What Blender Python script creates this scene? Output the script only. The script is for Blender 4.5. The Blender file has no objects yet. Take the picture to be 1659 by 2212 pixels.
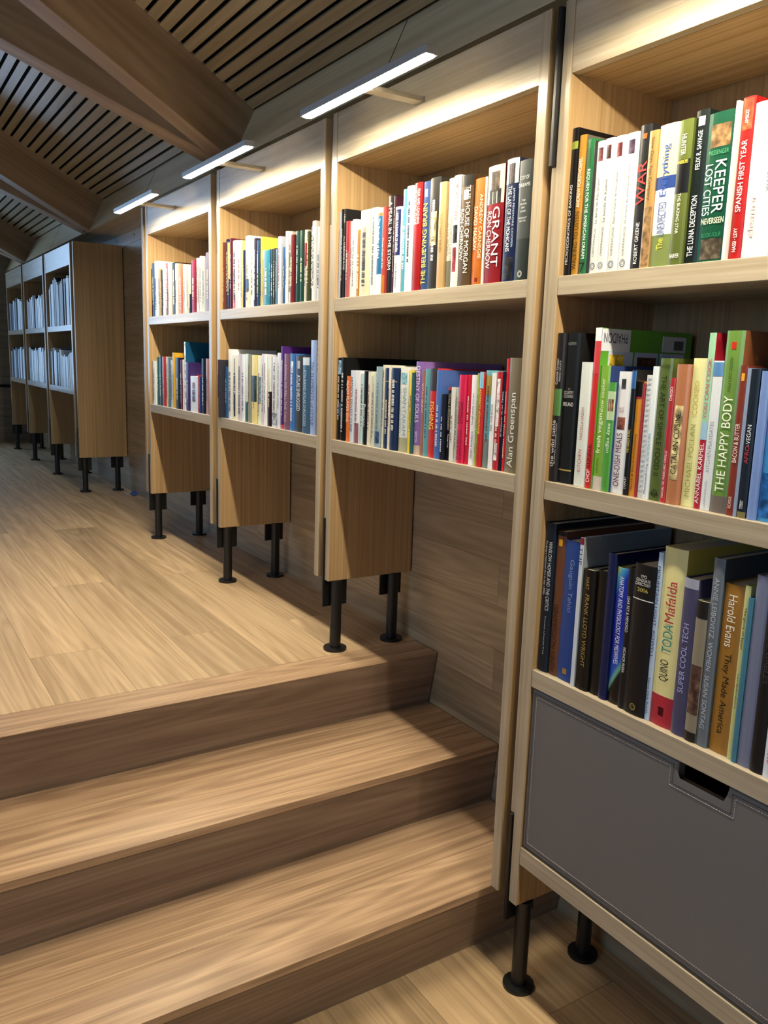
import bpy, bmesh, math, random
from mathutils import Vector, Matrix
# ---------------------------------------------------------------- camera
scene = bpy.context.scene
R_ = Vector((0.53143, 0.84654, 0.03079)); 
CAM = dict(loc=(2.25425, -1.23151, 1.48469), yaw=57.56617, pitch=-10.20383, roll=1.8308, f=1786.85)
def cam_axes():
    y, p, r = (math.radians(CAM[k]) for k in ('yaw', 'pitch', 'roll'))
    fwd = Vector((-math.sin(y)*math.cos(p), math.cos(y)*math.cos(p), math.sin(p)))
    right = Vector((math.cos(y), math.sin(y), 0)); up = right.cross(fwd)
    c, s = math.cos(r), math.sin(r)
    return c*right + s*up, -s*right + c*up, fwd
cr, cu, cf = cam_axes()
cd = bpy.data.cameras.new('camera'); co = bpy.data.objects.new('camera', cd)
scene.collection.objects.link(co); scene.camera = co
m = Matrix((cr, cu, -cf)).transposed().to_4x4(); m.translation = Vector(CAM['loc']); co.matrix_world = m
cd.sensor_fit = 'VERTICAL'; cd.sensor_height = 36; cd.lens = CAM['f']*36/2212; cd.clip_start = 0.02
# ---------------------------------------------------------------- light
LAMP_STRENGTH = 262.0
scene.view_settings.view_transform = 'Standard'; scene.view_settings.look = 'None'
scene.view_settings.gamma = 1; scene.view_settings.use_curve_mapping = False
scene.view_settings.exposure = 0.0
w = bpy.data.worlds.new('world'); scene.world = w; w.use_nodes = True
w.node_tree.nodes['Background'].inputs[0].default_value = (0.62, 0.75, 1, 1)
w.node_tree.nodes['Background'].inputs[1].default_value = 0.3
def area(name, loc, direction, sx, sy, power, col):
    l = bpy.data.lights.new(name, 'AREA'); l.shape = 'RECTANGLE'; l.size = sx; l.size_y = sy
    l.energy = power; l.color = col
    o = bpy.data.objects.new(name, l); scene.collection.objects.link(o)
    o.location = loc; o.rotation_euler = Vector(direction).to_track_quat('-Z', 'Y').to_euler()
    return o
GABLE = ((-1.70, 1.92, 2.4, 1.65), (-2.90, 3.0, 2.8, .48), (-3.10, 3.45, 1.6, .38))   # centre y, z, width, height
# daylight through the end window; cool fill at an added, unseen front window
for yc_, zc_, sy_, sz_ in GABLE:
    area('daylight_and_fill', (-7.16, yc_, zc_), (1, 0, 0), sy_, sz_, 11*sy_*sz_, (0.42, 0.67, 1.0))
area('daylight_and_fill', (2.4, -5.9, 2.0), (0, 1, 0), 3.0, 1.7, 88, (0.46, 0.70, 1.0))  # cool fill, set behind the window added in the front wall
# warm fill added over the upper floor and steps, out of view
cl = area('warm_fill_light', (0.25, -1.75, 3.1), (-.05, .08, -1), 1.1, 0.5, 7, (1.0, 0.78, 0.50)); cl.data.spread = math.radians(95)
# ---------------------------------------------------------------- levels
zS, zT1, zT2, zT3 = 2.0581, 1.6714, 1.2471, 0.8217
TOP, zP, zP0, RISE = 2.196, 0.7912, 0.2333, 0.1857
UP = 3*RISE; W = 0.322; D = 0.316
UL = {-1: 1.906, 0: .9532, 1: 0, 2: -.9398, 3: -1.8924, 4: -4.4656, 5: -5.4226, 6: -6.3516}
UR = {-1: 2.762, 0: 1.806, 1: .86, 2: -.0998, 3: -1.0599, 4: -3.6485, 5: -4.592, 6: -5.552}
TA = .028; TB = .026; GAP = .052
def hexc(h):
    v = [int(h[i:i+2], 16)/255 for i in (0, 2, 4)]
    return tuple((c/12.92 if c <= .04045 else ((c+.055)/1.055)**2.4) for c in v) + (1,)
# ---------------------------------------------------------------- materials
def nodemat(name):
    mt = bpy.data.materials.new(name); mt.use_nodes = True
    nt = mt.node_tree; return mt, nt, nt.nodes['Principled BSDF']
def flat(name, col, rough=.5, metal=0, spec=.5, noise=.06, nscale=30, coat=0):
    mt, nt, b = nodemat(name)
    c = hexc(col) if isinstance(col, str) else tuple(col)+(1,)
    n = nt.nodes.new('ShaderNodeTexNoise'); n.inputs['Scale'].default_value = nscale
    tc = nt.nodes.new('ShaderNodeTexCoord'); nt.links.new(tc.outputs['Object'], n.inputs['Vector'])
    mx = nt.nodes.new('ShaderNodeMix'); mx.data_type = 'RGBA'
    nt.links.new(n.outputs['Fac'], mx.inputs['Factor'])
    mx.inputs['A'].default_value = tuple(v*(1-noise) for v in c[:3])+(1,)
    mx.inputs['B'].default_value = tuple(min(1, v*(1+noise)) for v in c[:3])+(1,)
    nt.links.new(mx.outputs['Result'], b.inputs['Base Color'])
    b.inputs['Roughness'].default_value = rough; b.inputs['Metallic'].default_value = metal
    b.inputs['Specular IOR Level'].default_value = spec; b.inputs['Coat Weight'].default_value = coat
    b.inputs['Coat Roughness'].default_value = .2
    return mt
def wood(name, light, dark, axis='z', across=26, along=1.3, rough=.42, fine=.35, cath=.5, planks=None, spec=.5, tone=.0, seamk=.6):
    """oak: stretched noise along one axis, fine pores, optional plank pattern (length, width, seam width, offset axis)"""
    mt, nt, b = nodemat(name); N = nt.nodes.new; K = nt.links.new
    tc = N('ShaderNodeTexCoord'); oi = N('ShaderNodeObjectInfo')
    base = tc.outputs['Object']; off = N('ShaderNodeVectorMath'); off.operation = 'SCALE'
    cmb = N('ShaderNodeCombineXYZ')
    for i in range(3): K(oi.outputs['Random'], cmb.inputs[i])
    K(cmb.outputs[0], off.inputs[0]); off.inputs['Scale'].default_value = 17.0
    add = N('ShaderNodeVectorMath'); add.operation = 'ADD'; K(base, add.inputs[0]); K(off.outputs[0], add.inputs[1])
    vec = add.outputs[0]; brick = None
    if planks:
        pl, pw, seam, mp = planks
        mpn = N('ShaderNodeMapping'); K(base, mpn.inputs[0]); mpn.inputs['Location'].default_value = mp[0]; mpn.inputs['Rotation'].default_value = mp[1]
        brick = N('ShaderNodeTexBrick'); K(mpn.outputs[0], brick.inputs['Vector'])
        brick.inputs['Scale'].default_value = 1; brick.inputs['Brick Width'].default_value = pl; brick.inputs['Row Height'].default_value = pw
        brick.inputs['Mortar Size'].default_value = seam; brick.inputs['Mortar Smooth'].default_value = .3
        brick.offset = .41; brick.squash = 1
        brick.inputs['Color1'].default_value = (0, 0, 0, 1); brick.inputs['Color2'].default_value = (1, 1, 1, 1); brick.inputs['Mortar'].default_value = (.5, .5, .5, 1)
        sc2 = N('ShaderNodeVectorMath'); sc2.operation = 'SCALE'; K(brick.outputs['Color'], sc2.inputs[0]); sc2.inputs['Scale'].default_value = 9.0
        ad2 = N('ShaderNodeVectorMath'); ad2.operation = 'ADD'; K(vec, ad2.inputs[0]); K(sc2.outputs[0], ad2.inputs[1]); vec = ad2.outputs[0]
    def stretched(a, c, detail, dist):
        mp_ = N('ShaderNodeMapping'); K(vec, mp_.inputs[0])
        s = [c, c, c]; s['xyz'.index(axis)] = a; mp_.inputs['Scale'].default_value = s
        n = N('ShaderNodeTexNoise'); K(mp_.outputs[0], n.inputs['Vector']); n.inputs['Scale'].default_value = 1
        n.inputs['Detail'].default_value = detail; n.inputs['Distortion'].default_value = dist
        return n.outputs['Fac']
    g1 = stretched(along, across, 6, .5); g2 = stretched(along*6, across*9, 2, 0); g3 = stretched(along*.45, across*.22, 1.5, .15)
    # cathedral rings from the large noise
    rg = N('ShaderNodeMath'); rg.operation = 'MULTIPLY'; K(g3, rg.inputs[0]); rg.inputs[1].default_value = 130
    sn = N('ShaderNodeMath'); sn.operation = 'SINE'; K(rg.outputs[0], sn.inputs[0])
    s1 = N('ShaderNodeMath'); s1.operation = 'MULTIPLY_ADD'; K(sn.outputs[0], s1.inputs[0]); s1.inputs[1].default_value = .085*cath; K(g1, s1.inputs[2])
    s2 = N('ShaderNodeMath'); s2.operation = 'MULTIPLY_ADD'; K(g2, s2.inputs[0]); s2.inputs[1].default_value = fine; K(s1.outputs[0], s2.inputs[2])
    cr_ = N('ShaderNodeMapRange'); K(s2.outputs[0], cr_.inputs[0]); cr_.inputs[1].default_value = .38+fine*.3; cr_.inputs[2].default_value = .66+fine*.7
    mx = N('ShaderNodeMix'); mx.data_type = 'RGBA'; K(cr_.outputs[0], mx.inputs['Factor'])
    mx.inputs['A'].default_value = hexc(dark); mx.inputs['B'].default_value = hexc(light)
    col = mx.outputs['Result']
    hs = N('ShaderNodeHueSaturation'); K(col, hs.inputs['Color'])
    mr = N('ShaderNodeMapRange'); mr.inputs[3].default_value = 1-tone; mr.inputs[4].default_value = 1+tone
    K(brick.outputs['Color'] if brick else oi.outputs['Random'], mr.inputs[0]); K(mr.outputs[0], hs.inputs['Value']); col = hs.outputs['Color']
    if brick:
        m2 = N('ShaderNodeMix'); m2.data_type = 'RGBA'; K(brick.outputs['Fac'], m2.inputs['Factor']); K(col, m2.inputs['A'])
        sd = hexc(dark); m2.inputs['B'].default_value = tuple(v*seamk for v in sd[:3])+(1,); col = m2.outputs['Result']
    K(col, b.inputs['Base Color'])
    b.inputs['Roughness'].default_value = rough; b.inputs['Specular IOR Level'].default_value = spec
    bp = N('ShaderNodeBump'); bp.inputs['Strength'].default_value = .12; bp.inputs['Distance'].default_value = .002
    K(s2.outputs[0], bp.inputs['Height']); K(bp.outputs[0], b.inputs['Normal'])
    return mt
M = {}
M['ven_z'] = wood('oak_veneer_upright', 'bb9d74', '9b7c54', 'z', 120, .8, .36, .4, .1)
M['ven_x'] = wood('oak_veneer_level', 'bc9e76', '9c7e56', 'x', 120, .8, .24, .4, .1)
M['edge_z'] = wood('oak_edge_upright', 'c0b29c', 'a5947c', 'z', 70, 1.2, .22, .4, .1)
M['edge_x'] = wood('oak_edge_level', 'beb19d', 'a2947e', 'x', 60, 1.2, .22, .4, .2)
M['back'] = wood('oak_back_panel', '977a54', '7a5f40', 'z', 120, .8, .5, .4, .1)
M['floor'] = wood('oak_floor_boards', 'c8ad8c', 'a28868', 'x', 28, .9, .5, .4, .9, (1.95, .218, .0011, ((.36, .188+.218*40, 0), (0, 0, 0))), tone=.24)
M['floor_low'] = wood('oak_lower_floor_boards', 'c6a984', 'a08664', 'x', 28, .9, .45, .4, .9, (1.95, .218, .0011, ((.9, .188+.218*40, 0), (0, 0, 0))), tone=.12)
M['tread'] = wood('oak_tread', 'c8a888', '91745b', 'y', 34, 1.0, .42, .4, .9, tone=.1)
M['riser'] = wood('darker_oak_riser', '98826f', '756152', 'y', 34, 1.0, .5, .4, .9, tone=.08)  # same oak as the treads, in a darker, greyer tone
M['wall'] = wood('oak_wall_boards', 'b09a7c', '8e7a60', 'x', 24, 1.1, .34, .35, .8, (1.1, .1315, .0009, ((.2, 0, -.866+.1315*10), (math.radians(-90), 0, 0))), tone=.14)
M['wall_end'] = wood('oak_end_wall_boards', '8e8070', '70655a', 'y', 16, 1.1, .5, .25, .8, tone=.14)
M['beam'] = wood('pine_beam', 'b2987a', '967b5c', 'x', 14, .7, .55, .12, .7, tone=.08)
M['slat'] = wood('oak_ceiling_slats', 'c0b090', 'a29070', 'x', 24, .9, .32, .3, .3, tone=.05)
M['fascia'] = wood('oak_fascia', 'e0d0ae', 'c6b492', 'x', 14, .6, .36, .2, .6)
M['void'] = flat('black_backing', '060606', .9)
M['steel'] = flat('black_powder_coated_steel', '0e0f11', .42, 0, .5, .1, 60)
M['alu'] = flat('brushed_aluminium', 'b4b8be', .35, .25)
M['arm'] = flat('anodised_aluminium_arm', 'a39a8a', .4, .3)
M['paint'] = flat('white_plaster', 'e4e9ee', .2, 0, .5)
M['leather'] = flat('grey_leather', '6c6a6b', .55, 0, .4, .07, 260)
M['leather_edge'] = flat('dark_leather_edge', '4a4a50', .5, 0, .4, .07, 260)
M['stitch'] = flat('pale_thread', 'aaa298', .8)
M['pages'] = flat('paper_pages', 'e2dccb', .8, 0, .2, .08, 90)
M['glass_blue'] = flat('blue_tape', '2a50b0', .5)
def rainbow(name):
    mt, nt, b = nodemat(name); tc = nt.nodes.new('ShaderNodeTexCoord'); mp_ = nt.nodes.new('ShaderNodeMapping'); mp_.inputs['Rotation'].default_value = (0, math.radians(12), 0)
    sx = nt.nodes.new('ShaderNodeSeparateXYZ'); nt.links.new(tc.outputs['Generated'], mp_.inputs[0]); nt.links.new(mp_.outputs[0], sx.inputs[0])
    rp = nt.nodes.new('ShaderNodeValToRGB'); e = rp.color_ramp.elements
    e[0].position = 0; e[0].color = hexc('08080c'); e[1].position = 1; e[1].color = hexc('c0682c')
    for p, c in ((.06, '101020'), (.10, '7ac0a0'), (.16, '2a58c8'), (.4, '1828a8'), (.75, '1a3cc0'), (.88, '4cb0d0'), (.95, 'd8dc70')):
        n = e.new(p); n.color = hexc(c)
    nt.links.new(sx.outputs['Z'], rp.inputs[0]); nt.links.new(rp.outputs[0], b.inputs['Base Color']); b.inputs['Roughness'].default_value = .3
    return mt
def emis(name, col, s):
    mt, nt, b = nodemat(name); b.inputs['Emission Color'].default_value = col; b.inputs['Emission Strength'].default_value = s
    b.inputs['Base Color'].default_value = (.9, .9, .9, 1); return mt
M['led'] = emis('warm_led_diffuser', (1, .89, .66, 1), LAMP_STRENGTH)
_cm = {}
def cover_mat(h, rough=.34):
    if h in _cm: return _cm[h]
    c_ = hexc(h); lm = c_[0]*.3+c_[1]*.6+c_[2]*.1; _cm[h] = flat('book_cover_'+h, h, rough, 0, .5 if lm > .1 else .3, .05, 14, .15 if lm > .1 else .05)
    return _cm[h]
_pm = {}
def pict_mat(h):
    """mottled printed picture around one colour"""
    if h in _pm: return _pm[h]
    mt, nt, b = nodemat('printed_picture_'+h); c = hexc(h)
    tc = nt.nodes.new('ShaderNodeTexCoord'); n = nt.nodes.new('ShaderNodeTexNoise'); n.inputs['Scale'].default_value = 70; n.inputs['Detail'].default_value = 3
    nt.links.new(tc.outputs['Object'], n.inputs['Vector'])
    r = nt.nodes.new('ShaderNodeValToRGB'); nt.links.new(n.outputs['Fac'], r.inputs[0])
    r.color_ramp.elements[0].position = .35; r.color_ramp.elements[0].color = tuple(v*.35 for v in c[:3])+(1,)
    r.color_ramp.elements[1].position = .68; r.color_ramp.elements[1].color = tuple(min(1, v*1.7+.03) for v in c[:3])+(1,)
    e = r.color_ramp.elements.new(.52); e.color = c
    nt.links.new(r.outputs[0], b.inputs['Base Color']); b.inputs['Roughness'].default_value = .35
    _pm[h] = mt; return mt
# ---------------------------------------------------------------- mesh helpers
COL = scene.collection
def mesh_obj(name, bm, mats, parent=None, smooth=False):
    me = bpy.data.meshes.new(name); bmesh.ops.recalc_face_normals(bm, faces=bm.faces); bm.to_mesh(me); bm.free()
    for mt in (mats if isinstance(mats, (list, tuple)) else [mats]): me.materials.append(mt)
    if smooth:
        for p in me.polygons: p.use_smooth = True
    o = bpy.data.objects.new(name, me); COL.objects.link(o)
    if parent: o.parent = parent; o.matrix_parent_inverse = Matrix.Translation(-Vector(parent.location)) if parent.parent is None else Matrix()
    return o
def box(bm, x0, x1, y0, y1, z0, z1, bev=0, mi=0):
    vs = [bm.verts.new((x, y, z)) for x in (x0, x1) for y in (y0, y1) for z in (z0, z1)]
    fs = [bm.faces.new([vs[i] for i in q]) for q in ((0, 1, 3, 2), (4, 6, 7, 5), (0, 4, 5, 1), (2, 3, 7, 6), (0, 2, 6, 4), (1, 5, 7, 3))]
    for f_ in fs: f_.material_index = mi
    if bev:
        es = list({e for f_ in fs for e in f_.edges})
        r = bmesh.ops.bevel(bm, geom=es, offset=bev, segments=2, affect='EDGES', profile=.5)
        for f_ in r['faces']: f_.material_index = mi
def bobj(name, b6, mat, parent=None, bev=0):
    bm = bmesh.new(); box(bm, *b6, bev=bev); return mesh_obj(name, bm, mat, parent)
def cyl(bm, x, y, z0, z1, r, seg=28, bev=0):
    top = [bm.verts.new((x+r*math.cos(a), y+r*math.sin(a), z1)) for a in [2*math.pi*i/seg for i in range(seg)]]
    bot = [bm.verts.new((x+r*math.cos(a), y+r*math.sin(a), z0)) for a in [2*math.pi*i/seg for i in range(seg)]]
    bm.faces.new(top); bm.faces.new(bot[::-1])
    for i in range(seg): bm.faces.new((bot[i], bot[(i+1) % seg], top[(i+1) % seg], top[i]))
    if bev:
        es = [e for e in bm.edges if all(v in top for v in e.verts)]; bmesh.ops.bevel(bm, geom=es, offset=bev, segments=2, affect='EDGES')
def prism(bm, pts, axis, a0, a1):
    """pts: 2-D outline in the plane across `axis`"""
    def P(p, a):
        return {'x': (a, p[0], p[1]), 'y': (p[0], a, p[1]), 'z': (p[0], p[1], a)}[axis]
    A = [bm.verts.new(P(p, a0)) for p in pts]; B = [bm.verts.new(P(p, a1)) for p in pts]
    bm.faces.new(A); bm.faces.new(B[::-1]); n = len(pts)
    for i in range(n): bm.faces.new((A[i], A[(i+1) % n], B[(i+1) % n], B[i]))
def tag(o, label, cat, group=None):
    o['label'] = label; o['category'] = cat
    if group: o['group'] = group
    return o
def empty(name, loc, label, cat, group=None):
    o = bpy.data.objects.new(name, None); COL.objects.link(o); o.location = loc; o.empty_display_size = .1
    return tag(o, label, cat, group)
def struct(o, label=None):
    o['kind'] = 'structure'
    if label: o['label'] = label
    return o
# ---------------------------------------------------------------- room shell
XL, XR, YF = -7.07, 4.6, -5.8
struct(bobj('floor', (.60, XR, YF, W+.05, -.12, 0), M['floor_low']), 'pale oak boards of the lower floor')
struct(bobj('floor', (XL-.1, .035, YF, W+.05, UP-.14, UP), M['floor']), 'pale oak boards of the upper floor')
struct(bobj('wall_back', (XL-.1, XR, W, W+.12, -.1, 3.0), M['wall']), 'oak board wall behind the bookcases')
struct(bobj('trim_1', (-4.3, -1.99, W-.004, W+.01, 2.196, 2.2655), M['paint']), 'thin white plaster strip above the bare board wall')
bm = bmesh.new()   # dark specks on the plaster strip
for sx_, sz_, r_ in ((-3.245, 2.238, .006), (-3.66, 2.235, .005), (-3.69, 2.252, .004), (-3.88, 2.225, .010), (-3.93, 2.212, .014), (-3.99, 2.208, .012)):
    pts = [(sx_+r_*(1+.4*math.sin(a*2.3))*math.cos(a), sz_+r_*(1+.4*math.cos(a*3.1))*math.sin(a)) for a in [i*math.pi/4 for i in range(8)]]
    prism(bm, pts, 'y', W-.0055, W-.004)
struct(mesh_obj('trim_5', bm, M['void']), 'dark specks on the white plaster strip')
# far end wall with its window opening
bm = bmesh.new(); fr = bmesh.new(); zlo = UP-.1
for yc_, zc_, sy_, sz_ in GABLE:
    a0, a1 = yc_-sy_/2, yc_+sy_/2; b0, b1 = zc_-sz_/2, zc_+sz_/2
    box(bm, XL-.1, XL, YF, W+.05, zlo, b0) if b0-zlo > .01 else None
    box(bm, XL-.1, XL, YF, a0, b0, b1); box(bm, XL-.1, XL, a1, W+.05, b0, b1); zlo = b1
    for k in range(3): box(fr, XL-.07, XL-.02, a0+(sy_-.04)*k/2, a0+(sy_-.04)*k/2+.04, b0, b1)
    box(fr, XL-.07, XL-.02, a0, a1, b0, b0+.03); box(fr, XL-.07, XL-.02, a0, a1, b1-.03, b1)
box(bm, XL-.1, XL, YF, W+.05, zlo, 5.2)
struct(mesh_obj('wall_end', bm, M['wall_end']), 'dark oak wall at the far end of the room')
struct(mesh_obj('window_1', fr, M['steel']), 'window in the far end wall')
struct(bobj('trim_2', (XL, XL+.012, -.38, W, 1.118, 1.148), M['void']), 'thin black strip across the far end wall')  # narrow black strip set on the end wall face
bm = bmesh.new()
wy0, wy1, wz0, wz1 = .9, 3.9, 1.1, 2.9
for q in ((XL-.1, wy0, -.1, 5.2), (wy1, XR, -.1, 5.2), (wy0, wy1, -.1, wz0), (wy0, wy1, wz1, 5.2)):
    box(bm, q[0], q[1], YF-.1, YF, q[2], q[3])
struct(mesh_obj('wall_front', bm, M['leather']))
bm = bmesh.new()
for k in range(4): box(bm, wy0+k*.986, wy0+k*.986+.04, YF-.07, YF-.02, wz0, wz1)
struct(mesh_obj('window_added', bm, M['steel']))  # bars of the unseen window added for the cool fill
struct(bobj('wall_right', (XR, XR+.1, YF, W, -.1, 5.2), M['leather']))
# canted fascia along the eaves
TH = math.radians(25); FH = .221
ue = Vector((0, -math.cos(TH), math.sin(TH))); un = Vector((0, math.sin(TH), math.cos(TH)))
FB = Vector((0, .097, 2.265)); FT = FB + un*FH
bm = bmesh.new()
prism(bm, [(FB.y, FB.z), (W+.03, FB.z), (W+.03, 2.85), (FT.y+.04, FT.z+.06), (FT.y, FT.z)], 'x', XL, XR)
struct(mesh_obj('trim_3', bm, M['fascia']), 'canted oak beam running along the eaves above the bookcases')
# hairline joints in the fascia
bm = bmesh.new()
for xj in (.06, -2.35, -4.8):
    a = FB - ue*(-.0006); b_ = FT - ue*(-.0006)
    vs = []
    for p, sl in ((a, 0), (b_, -.004)):
        for dx in (0, .0035):
            vs.append(bm.verts.new((xj+dx+sl, p.y, p.z))); vs.append(bm.verts.new((xj+dx+sl, p.y+.004, p.z+.002)))
    bmesh.ops.convex_hull(bm, input=vs)
struct(mesh_obj('trim_4', bm, M['void']), 'hairline joints in the canted eaves beam')
# slatted ceiling: slats and black backing, both slopes
LEN = 3.45
def roof(flip):
    """one slope: slats with gaps; flip mirrors it about the ridge"""
    bm = bmesh.new(); bb = bmesh.new()
    yr = (FT + ue*LEN).y
    def pt(x, w_, h):
        p = FT + ue*w_ + un*h
        return (x, p.y if not flip else 2*yr-p.y, p.z)
    n = int(LEN/.0515)
    for i in range(n):
        a = .009+i*.0515 - .0515*.0; b2 = a+.037
        vs = [bm.verts.new(pt(x, w_, h)) for x in (XL, XR) for w_ in (a, b2) for h in (0, .013)]
        for q in ((0, 1, 3, 2), (4, 6, 7, 5), (0, 4, 5, 1), (2, 3, 7, 6), (0, 2, 6, 4), (1, 5, 7, 3)): bm.faces.new([vs[k] for k in q])
    vs = [bb.verts.new(pt(x, w_, h)) for x in (XL, XR) for w_ in (-.05, LEN+.01) for h in (.030, .06)]
    for q in ((0, 1, 3, 2), (4, 6, 7, 5), (0, 4, 5, 1), (2, 3, 7, 6), (0, 2, 6, 4), (1, 5, 7, 3)): bb.faces.new([vs[k] for k in q])
    o = struct(mesh_obj('ceiling', bm, M['slat']), 'sloping ceiling of narrow oak slats with black gaps')
    b3 = mesh_obj('slat_backing', bb, M['void'], None); b3.parent = o
roof(False); roof(True)
# paired roof beams, a V of two from each bearing point on the fascia
def beam(xc, slope, label):
    ln = LEN; c = math.sqrt(1+slope*slope); L_ = ln*c; hw = .058
    bm = bmesh.new(); box(bm, 0, L_, -hw, hw, -FH, .01, bev=.003)
    # sheared start so the end sits flush against the fascia
    for v in bm.verts:
        if v.co.x < .02: v.co.x += -v.co.y*slope*1.0
    o = mesh_obj('roof_beam', bm, M['beam'])
    ex = (Vector((slope, 0, 0))+ue).normalized(); ez = un; ey = ez.cross(ex)
    mm = Matrix((ex, ey, ez)).transposed().to_4x4(); mm.translation = Vector((xc, FT.y, FT.z)); o.matrix_world = mm
    tag(o, label, 'beam', 'roof beams springing in pairs from the eaves')
PER = 2.43
names_ = {0: 'nearest', 1: 'middle', 2: 'farthest'}
for k in range(3):
    beam(-1.11-PER*k, .235, 'pine roof beam, right-hand one of the %s pair seen below the slats' % names_[k])
    beam(-1.19-PER*k, -.27, 'pine roof beam, left-hand one of the %s pair seen below the slats' % names_[k])
# ---------------------------------------------------------------- stairs
NX = [.810, .4945, .169]; RX = [.7755, .4718, .132]
st = empty('staircase', (.5, -1.5, 0), 'three oak steps with dark risers leading to the upper floor', 'stairs')
YE = -4.2; YS = W-.004
def tread(xa, xb, z, th=.021):
    bobj('tread', (xa, xb, YE, YS, z-th, z), M['tread'], st, .0015)
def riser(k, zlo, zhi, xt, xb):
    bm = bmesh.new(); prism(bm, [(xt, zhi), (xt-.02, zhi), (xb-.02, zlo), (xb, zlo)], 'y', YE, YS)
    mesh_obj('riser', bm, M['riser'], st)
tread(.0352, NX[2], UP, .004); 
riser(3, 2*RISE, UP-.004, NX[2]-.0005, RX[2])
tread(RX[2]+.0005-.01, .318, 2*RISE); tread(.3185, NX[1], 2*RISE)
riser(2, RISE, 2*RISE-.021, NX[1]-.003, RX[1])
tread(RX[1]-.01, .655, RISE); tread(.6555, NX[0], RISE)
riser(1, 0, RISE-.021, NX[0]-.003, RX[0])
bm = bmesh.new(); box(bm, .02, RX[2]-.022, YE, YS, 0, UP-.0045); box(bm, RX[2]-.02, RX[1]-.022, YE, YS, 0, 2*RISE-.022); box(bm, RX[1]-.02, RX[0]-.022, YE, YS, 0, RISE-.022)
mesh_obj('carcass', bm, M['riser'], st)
# ---------------------------------------------------------------- bookcases
def leg(parent, x, y, floor_z, top_z, plate, zlo, zhi=None, px=None):
    """steel pipe on a disc; plate = (y0, y1) of the flat bar beside it"""
    px = x-.019 if px is None else px
    bm = bmesh.new(); cyl(bm, x, y, floor_z+.008, top_z, .0185)
    o = mesh_obj('leg', bm, M['steel'], parent)
    bm = bmesh.new(); cyl(bm, x, y, floor_z, floor_z+.009, .038, 36, .001)
    d = mesh_obj('foot_plate', bm, M['steel'], None); d.parent = o
    bm = bmesh.new(); box(bm, px-.004, px+.004, plate[0], plate[1], zlo, zhi or top_z, bev=.001)
    d = mesh_obj('bracket_plate', bm, M['steel'], None); d.parent = o
    return o
UNIT_LABEL = {
 -1: 'added oak bookcase next to the one with the drawer, beyond the right edge',  # unseen unit, added to carry an extra lamp
 0: 'nearest oak bookcase with a grey leather drawer, cut by the right edge',
 1: 'oak bookcase standing over the steps, second from the right',
 2: 'oak bookcase on the upper floor, third from the right',
 3: 'oak bookcase beside the bare board wall, fourth from the right',
 4: 'oak bookcase beyond the bare wall, showing its broad end panel',
 5: 'oak bookcase second beyond the bare wall, between two others',
 6: 'farthest oak bookcase, at the left edge against the dark end wall'}
def bookcase(u):
    L_, R2 = UL[u], UR[u]; botB = zP0 if u <= 0 else zP; botA = zP0 if u <= 1 else zP
    rt = empty('bookcase', (L_, 0, UP if u > 0 else 0), UNIT_LABEL[u], 'bookcase', 'oak bookcases along the wall')
    def P(name, b6, mat, bev=.0012): return bobj(name, b6, mat, rt, bev)
    P('side_panel', (L_-TB, L_, 0, D, botB, TOP), M['ven_z'], .002)
    P('side_panel', (R2, R2+TA, 0, D, botA, TOP), M['ven_z'], .002)
    for xa, xb, zb_ in ((L_-TB, L_, botB), (R2, R2+TA, botA)):
        bobj('edge_band', (xa+.0004, xb-.0004, -.0012, .0004, zb_+.0004, TOP-.0004), M['edge_z'], rt, .0003)
    # recessed filler in the joint on the left of this unit, between steel bars
    xf0 = L_-TB-.020; xf1 = L_-TB-.001
    top_bar = 1.888; bot_bar = .456 if u <= 0 else .993
    P('filler_strip', (xf0+.003, xf1, .004, D-.01, bot_bar, top_bar), M['edge_z'], 0)
    bx = L_-TB-.006
    bobj('joint_bar', (bx-.004, bx+.004, -.012 if u == 0 else .001, .08, top_bar, TOP-.01), M['steel'], rt, .001)
    P('top_rail', (L_+.0005, R2-.0005, .0, .022, zS, TOP), M['edge_x'])
    P('top_panel', (L_+.0005, R2-.0005, .0225, D-.022, zS, zS+.022), M['ven_x'], 0)
    P('shelf', (L_+.0005, R2-.0005, 0, D-.018, zT1-.0388, zT1), M['edge_x'])
    P('shelf', (L_+.0005, R2-.0005, 0, D-.018, zT2-.0399, zT2), M['edge_x'])
    zb = zT2-.04
    if u <= 0:
        P('shelf', (L_+.0005, R2-.0005, 0, D-.018, zT3-.0403, zT3), M['edge_x'])
        P('bottom_rail', (L_+.0005, R2-.0005, 0, D-.018, .343, .3865), M['edge_x'])
        zb = .3865
        drawer(rt, L_+.003, R2-.003, .391, .7785, 0 if u == 0 else .953)
    P('back_panel', (L_+.0005, R2-.0005, D-.0175, D-.004, zb, TOP), M['back'], 0)
    fl = 0 if u <= 0 else UP
    lo = .181 if u <= 0 else .701
    leg(rt, L_-.011, .034, fl, botB-.001, (-.006, .083), lo, bot_bar, bx)
    leg(rt, L_-.011, .252, fl, botB-.001, (.212, .296), lo+.012, botB-.001, bx)
    if u == 4:   # closing panel on the right with its own legs
        xr = R2+TA+.07
        P('end_panel', (xr, xr+TB, 0, D, zP, TOP), M['ven_z'], .002)
        P('filler_strip', (xr-.018, xr-.001, .004, D-.01, .993, 1.888), M['edge_z'], 0)
        leg(rt, xr+.013, .034, UP, zP-.001, (-.006, .083), .701, .993, xr-.006)
        leg(rt, xr+.013, .252, UP, zP-.001, (.212, .296), .713, zP-.001, xr-.006)
    if u == 3:   # closing panel on the left
        P('end_panel', (L_-.100, L_-.072, 0, D, zP, TOP), M['ven_z'], .002)
    return rt
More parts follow.
